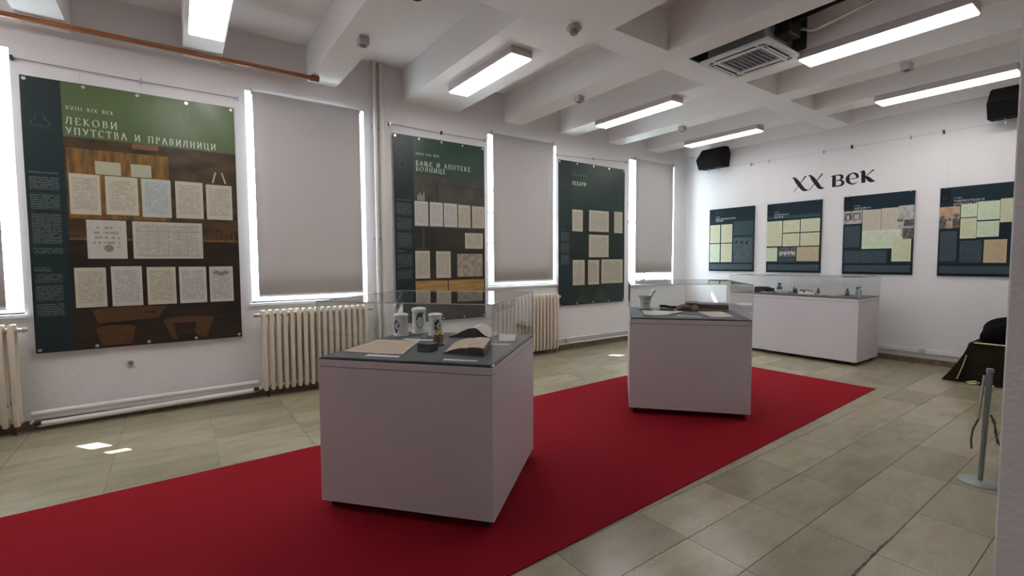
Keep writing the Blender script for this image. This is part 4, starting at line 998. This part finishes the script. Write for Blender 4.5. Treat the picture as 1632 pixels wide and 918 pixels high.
blob('', '', '', (4.87, 3.21, Z2), .045, .05, .05, mat('tan_leather', (.26, .12, .05), .5, var=.5, vscale=60), 5, parent=po, ang=.3, partname='pouch_flap')
bk = thing('thick_book', (5.13, 3.17, Z2), 'thick dark maroon closed book at the back right of the second case', 'book')
Mb = Matrix.Translation((5.125, 3.215, Z2)) @ Matrix.Rotation(math.atan2(-.85, .52), 4, 'Z')
mar = mat('maroon_leather', (.045, .012, .018), .4, var=.3, vscale=25)
MB(Mb).box(-.24, .235, -.125, .16, 0, .008).build('cover_board', mar, bk, bevel=.002)
MB(Mb).box(-.22, .225, -.115, .15, .0082, .022).build('page_block', mat('gilt_pages', (.36, .25, .12), .4, var=.3, vscale=60), bk)
MB(Mb).box(-.24, .235, -.125, .16, .0222, .080).build('cover_board', mar, bk, bevel=.012)
MB(Mb).box(-.24, -.10, -.13, .16, .0802, .086).build('strap', dkc, bk, bevel=.002)

# ------------------------------------------------------------------ exhibits in the long case
Z3 = 1.0252
def bottle(x, y, h, r, m, label, capm, group):
    t = thing('bottle', (x, y, Z3), label, 'bottle', group)
    MB().lathe([(r * .95, Z3), (r, Z3 + .004), (r, Z3 + h * .55), (r * .8, Z3 + h * .66), (r * .42, Z3 + h * .74), (r * .42, Z3 + h * .88), (r * .4, Z3 + h * .885)], (x, y), 18).build('bottle_body', m, t, smooth=True)
    MB().lathe([(r * .45, Z3 + h * .886), (r * .75, Z3 + h * .89), (r * .8, Z3 + h * .97), (r * .6, Z3 + h)], (x, y), 18).build('stopper', capm, t, smooth=True)
blueg = mat('blue_glass', (.10, .19, .27), .12, spec=.8); darkg = mat('dark_glass', (.018, .018, .02), .15, spec=.8); greyg = mat('grey_blue_glass', (.22, .29, .36), .15, spec=.8)
gg = 'small bottles in the long case'
bottle(8.95, 4.18, .155, .045, blueg, 'blue bottle with black flared neck at the left of the long case', black_m, gg)
bottle(8.80, 3.83, .085, .020, darkg, 'small dark bottle just right of the clear box', black_m, gg)
bottle(8.95, 3.93, .095, .018, darkg, 'tiny dark bottle behind the clear box', black_m, gg)
bottle(8.85, 3.50, .100, .022, darkg, 'dark bottle right of the white cotton lumps', black_m, gg)
bottle(8.72, 3.03, .110, .026, darkg, 'dark bottle standing alone left of the pale blue pair', black_m, gg)
bottle(8.50, 2.82, .150, .030, greyg, 'pale blue bottle at the right front corner of the long case', black_m, gg)
bottle(8.74, 2.87, .150, .030, greyg, 'second pale blue bottle, behind the corner one', black_m, gg)
bg_ = thing('black_case', (8.60, 4.30, Z3), 'black instrument case at the left end of the long display case', 'case')
MB().box(8.52, 8.68, 4.20, 4.42, Z3, Z3 + .10).build('case_body', lea, bg_, bevel=.012)
MB().box(8.54, 8.66, 4.12, 4.199, Z3 + .02, Z3 + .085).build('case_flap', lea, bg_, bevel=.012)
sheet('folded_cloth', 'small white folded cloth in front of the black instrument case', 'cloth', [(8.45, 4.26), (8.45, 4.12), (8.52, 4.10), (8.52, 4.26)], Z3 + .004, pg2, .012, lift=.012)
cb_ = thing('clear_box', (8.68, 3.97, Z3), 'flat clear box with pale contents between the blue bottle and the dark bottle', 'box')
MB().box(8.58, 8.72, 3.87, 4.06, Z3, Z3 + .035).build('tray', mat('pale_tray', (.45, .45, .46), .4), cb_, bevel=.004)
MB().box(8.58, 8.585, 3.87, 4.06, Z3 + .0355, Z3 + .06).box(8.715, 8.72, 3.87, 4.06, Z3 + .0355, Z3 + .06).build('rim', edge_m, cb_)
for i, (x, y, s) in enumerate(((8.50, 3.62, .045), (8.52, 3.53, .05), (8.48, 3.45, .04))):
    blob('cotton_lump', ('left', 'largest, middle', 'right')[i] + ' lump of white cotton at the middle of the long case', 'cotton', (x, y, Z3), s * .8, s, s * .7, pg2, 11 + i)
eg = thing('black_spectacles', (8.66, 3.60, Z3), 'black wire spectacles behind the white cotton lumps', 'spectacles')
for y in (3.66, 3.59):
    MB().tube([(8.63 + .0, y + .03 * math.cos(t), Z3 + .045 + .03 * math.sin(t)) for t in [2 * PI * i / 16 for i in range(17)]], .006, 6).build('lens_ring', black_m, eg, smooth=True)
MB().tube([(8.63, 3.69, Z3 + .06), (8.75, 3.70, Z3 + .05), (8.80, 3.70, Z3 + .006)], .005, 6).tube([(8.63, 3.56, Z3 + .06), (8.75, 3.55, Z3 + .05), (8.80, 3.55, Z3 + .006)], .005, 6).build('temple', black_m, eg)
sheet('folded_letter', 'pale folded letter lying left in the flat papers of the long case', 'paper', [(8.62, 3.44), (8.62, 3.30), (8.86, 3.28), (8.86, 3.42)], Z3 + .001, csheet, .004, lift=.012)
sheet('folded_letter', 'pale folded letter lying right in the flat papers of the long case', 'paper', [(8.52, 3.27), (8.55, 3.06), (8.82, 3.08), (8.80, 3.26)], Z3 + .001, csheet, .004, lift=.016)

# ================================================================== STANCHION
stt = thing('stanchion', (4.645, .752, 0), 'grey barrier post on a round base, with a loose rope, beside the pillar', 'barrier post')
grey_metal = mat('grey_metal', (.24, .26, .26), .45, .4); base_g = mat('post_base', (.30, .35, .34), .45, .2)
MB().lathe([(.118, 0), (.118, .005), (.108, .012), (.03, .017), (.0, .017)], (4.645, .752), 40).build('base_disc', base_g, stt, smooth=True)
MB().cyl((4.645, .752, .0172), (4.665, .733, .80), .014, .018, 20).build('post', grey_metal, stt, smooth=True)
MB().cyl((4.665, .733, .8003), (4.666, .732, .825), .022, .019, 20).build('cap', grey_metal, stt, smooth=True)
MB().tube([(4.647, .757, .775), (4.640, .768, .62), (4.633, .774, .46)], .008, 8).build('second_rod', steel_m, stt, smooth=True)
cm = mat('olive_chain', (.09, .09, .05), .5)
pts = [(4.66, .715, .50), (4.665, .695, .44), (4.67, .685, .36), (4.68, .675, .30), (4.69, .65, .275), (4.69, .63, .28)]
for i in range(len(pts) - 1):
    p_, q_ = Vector(pts[i]), Vector(pts[i + 1])
    for k in range(2):
        c0 = p_.lerp(q_, k / 2); c1 = p_.lerp(q_, k / 2 + .5)
        MB().tube([c0, (c0 + c1) / 2 + Vector((0, .003, 0)), c1], .009 if k else .006, 6).build('chain_link', cm, stt)
MB().tube([(4.64, .775, .46), (4.63, .80, .38), (4.62, .805, .30), (4.615, .80, .24)], .006, 6).build('loose_cord', cm, stt)

# ================================================================== DRAPED TABLE AND BAG
dt = thing('draped_table', (8.75, 1.15, 0), 'low table under a dark brown cloth with gold trim beside the pillar', 'table')
cloth_m = mat('dark_cloth', (.018, .013, .006), .85, spec=.15, bump=.5, bscale=30, var=.4, vscale=6)
gold_t = mat('gold_trim', (.50, .42, .20), .35, .5)
def rrect(x0, x1, y0, y1, n):
    pts = []
    per = [((x0, y0), (x1, y0)), ((x1, y0), (x1, y1)), ((x1, y1), (x0, y1)), ((x0, y1), (x0, y0))]
    for (a, b), (c, d) in per:
        for i in range(n): pts.append((a + (c - a) * i / n, b + (d - b) * i / n))
    return pts
top = rrect(8.35, 9.05, .55, 1.52, 16); bot = rrect(8.26, 9.10, .48, 1.74, 16)
vs = []; nl = 7; N_ = len(top)
for l in range(nl + 1):
    t_ = l / nl
    for i, (p_, q_) in enumerate(zip(top, bot)):
        wv = .020 * t_ * math.sin(i * 1.35) + .012 * t_ * math.sin(i * .7 + 1)
        cx, cy = p_[0] - 8.7, p_[1] - 1.04; L_ = math.hypot(cx, cy)
        k_ = t_ ** 1.4
        vs.append((p_[0] + (q_[0] - p_[0]) * k_ + cx / L_ * wv, p_[1] + (q_[1] - p_[1]) * k_ + cy / L_ * wv, .515 * (1 - t_) + .006 * t_))
fs = [(l * N_ + i, l * N_ + (i + 1) % N_, (l + 1) * N_ + (i + 1) % N_, (l + 1) * N_ + i) for l in range(nl) for i in range(N_)] + [tuple(range(N_))]
MB().add(vs, fs).build('cloth', cloth_m, dt, smooth=True)
MB().tube([(8.345, .60, .520), (8.345, 1.47, .522)], .007, 6).build('gold_edging', gold_t, dt)
MB().tube([(8.325, 1.53, .36), (8.29, 1.56, .20), (8.245, 1.60, .04)], .008, 6).build('gold_edging', gold_t, dt)
for pts in ([(8.22, 1.50, .02), (8.20, 1.42, .05), (8.21, 1.38, .03)], [(8.18, 1.47, .01), (8.17, 1.40, .03)], [(8.18, 1.30, .012), (8.17, 1.24, .03)]):
    MB().tube(pts, .012, 6).build('tassel', gold_t, dt, smooth=True)
bgm = mat('black_fabric', (.006, .006, .007), .9, spec=.1, bump=.6, bscale=120)
bag = thing('black_bag', (8.62, 1.20, .52), 'slumped black fabric bag lying on the draped table', 'bag')
blob('', '', '', (8.66, 1.14, .518), .20, .33, .225, bgm, 21, 36, 18, .13, bag, 0, 'bag_body')
MB().tube([(8.60, 1.22, .72), (8.60, 1.18, .775), (8.60, 1.13, .76), (8.60, 1.10, .72)], .012, 8).build('handle', bgm, bag, smooth=True)
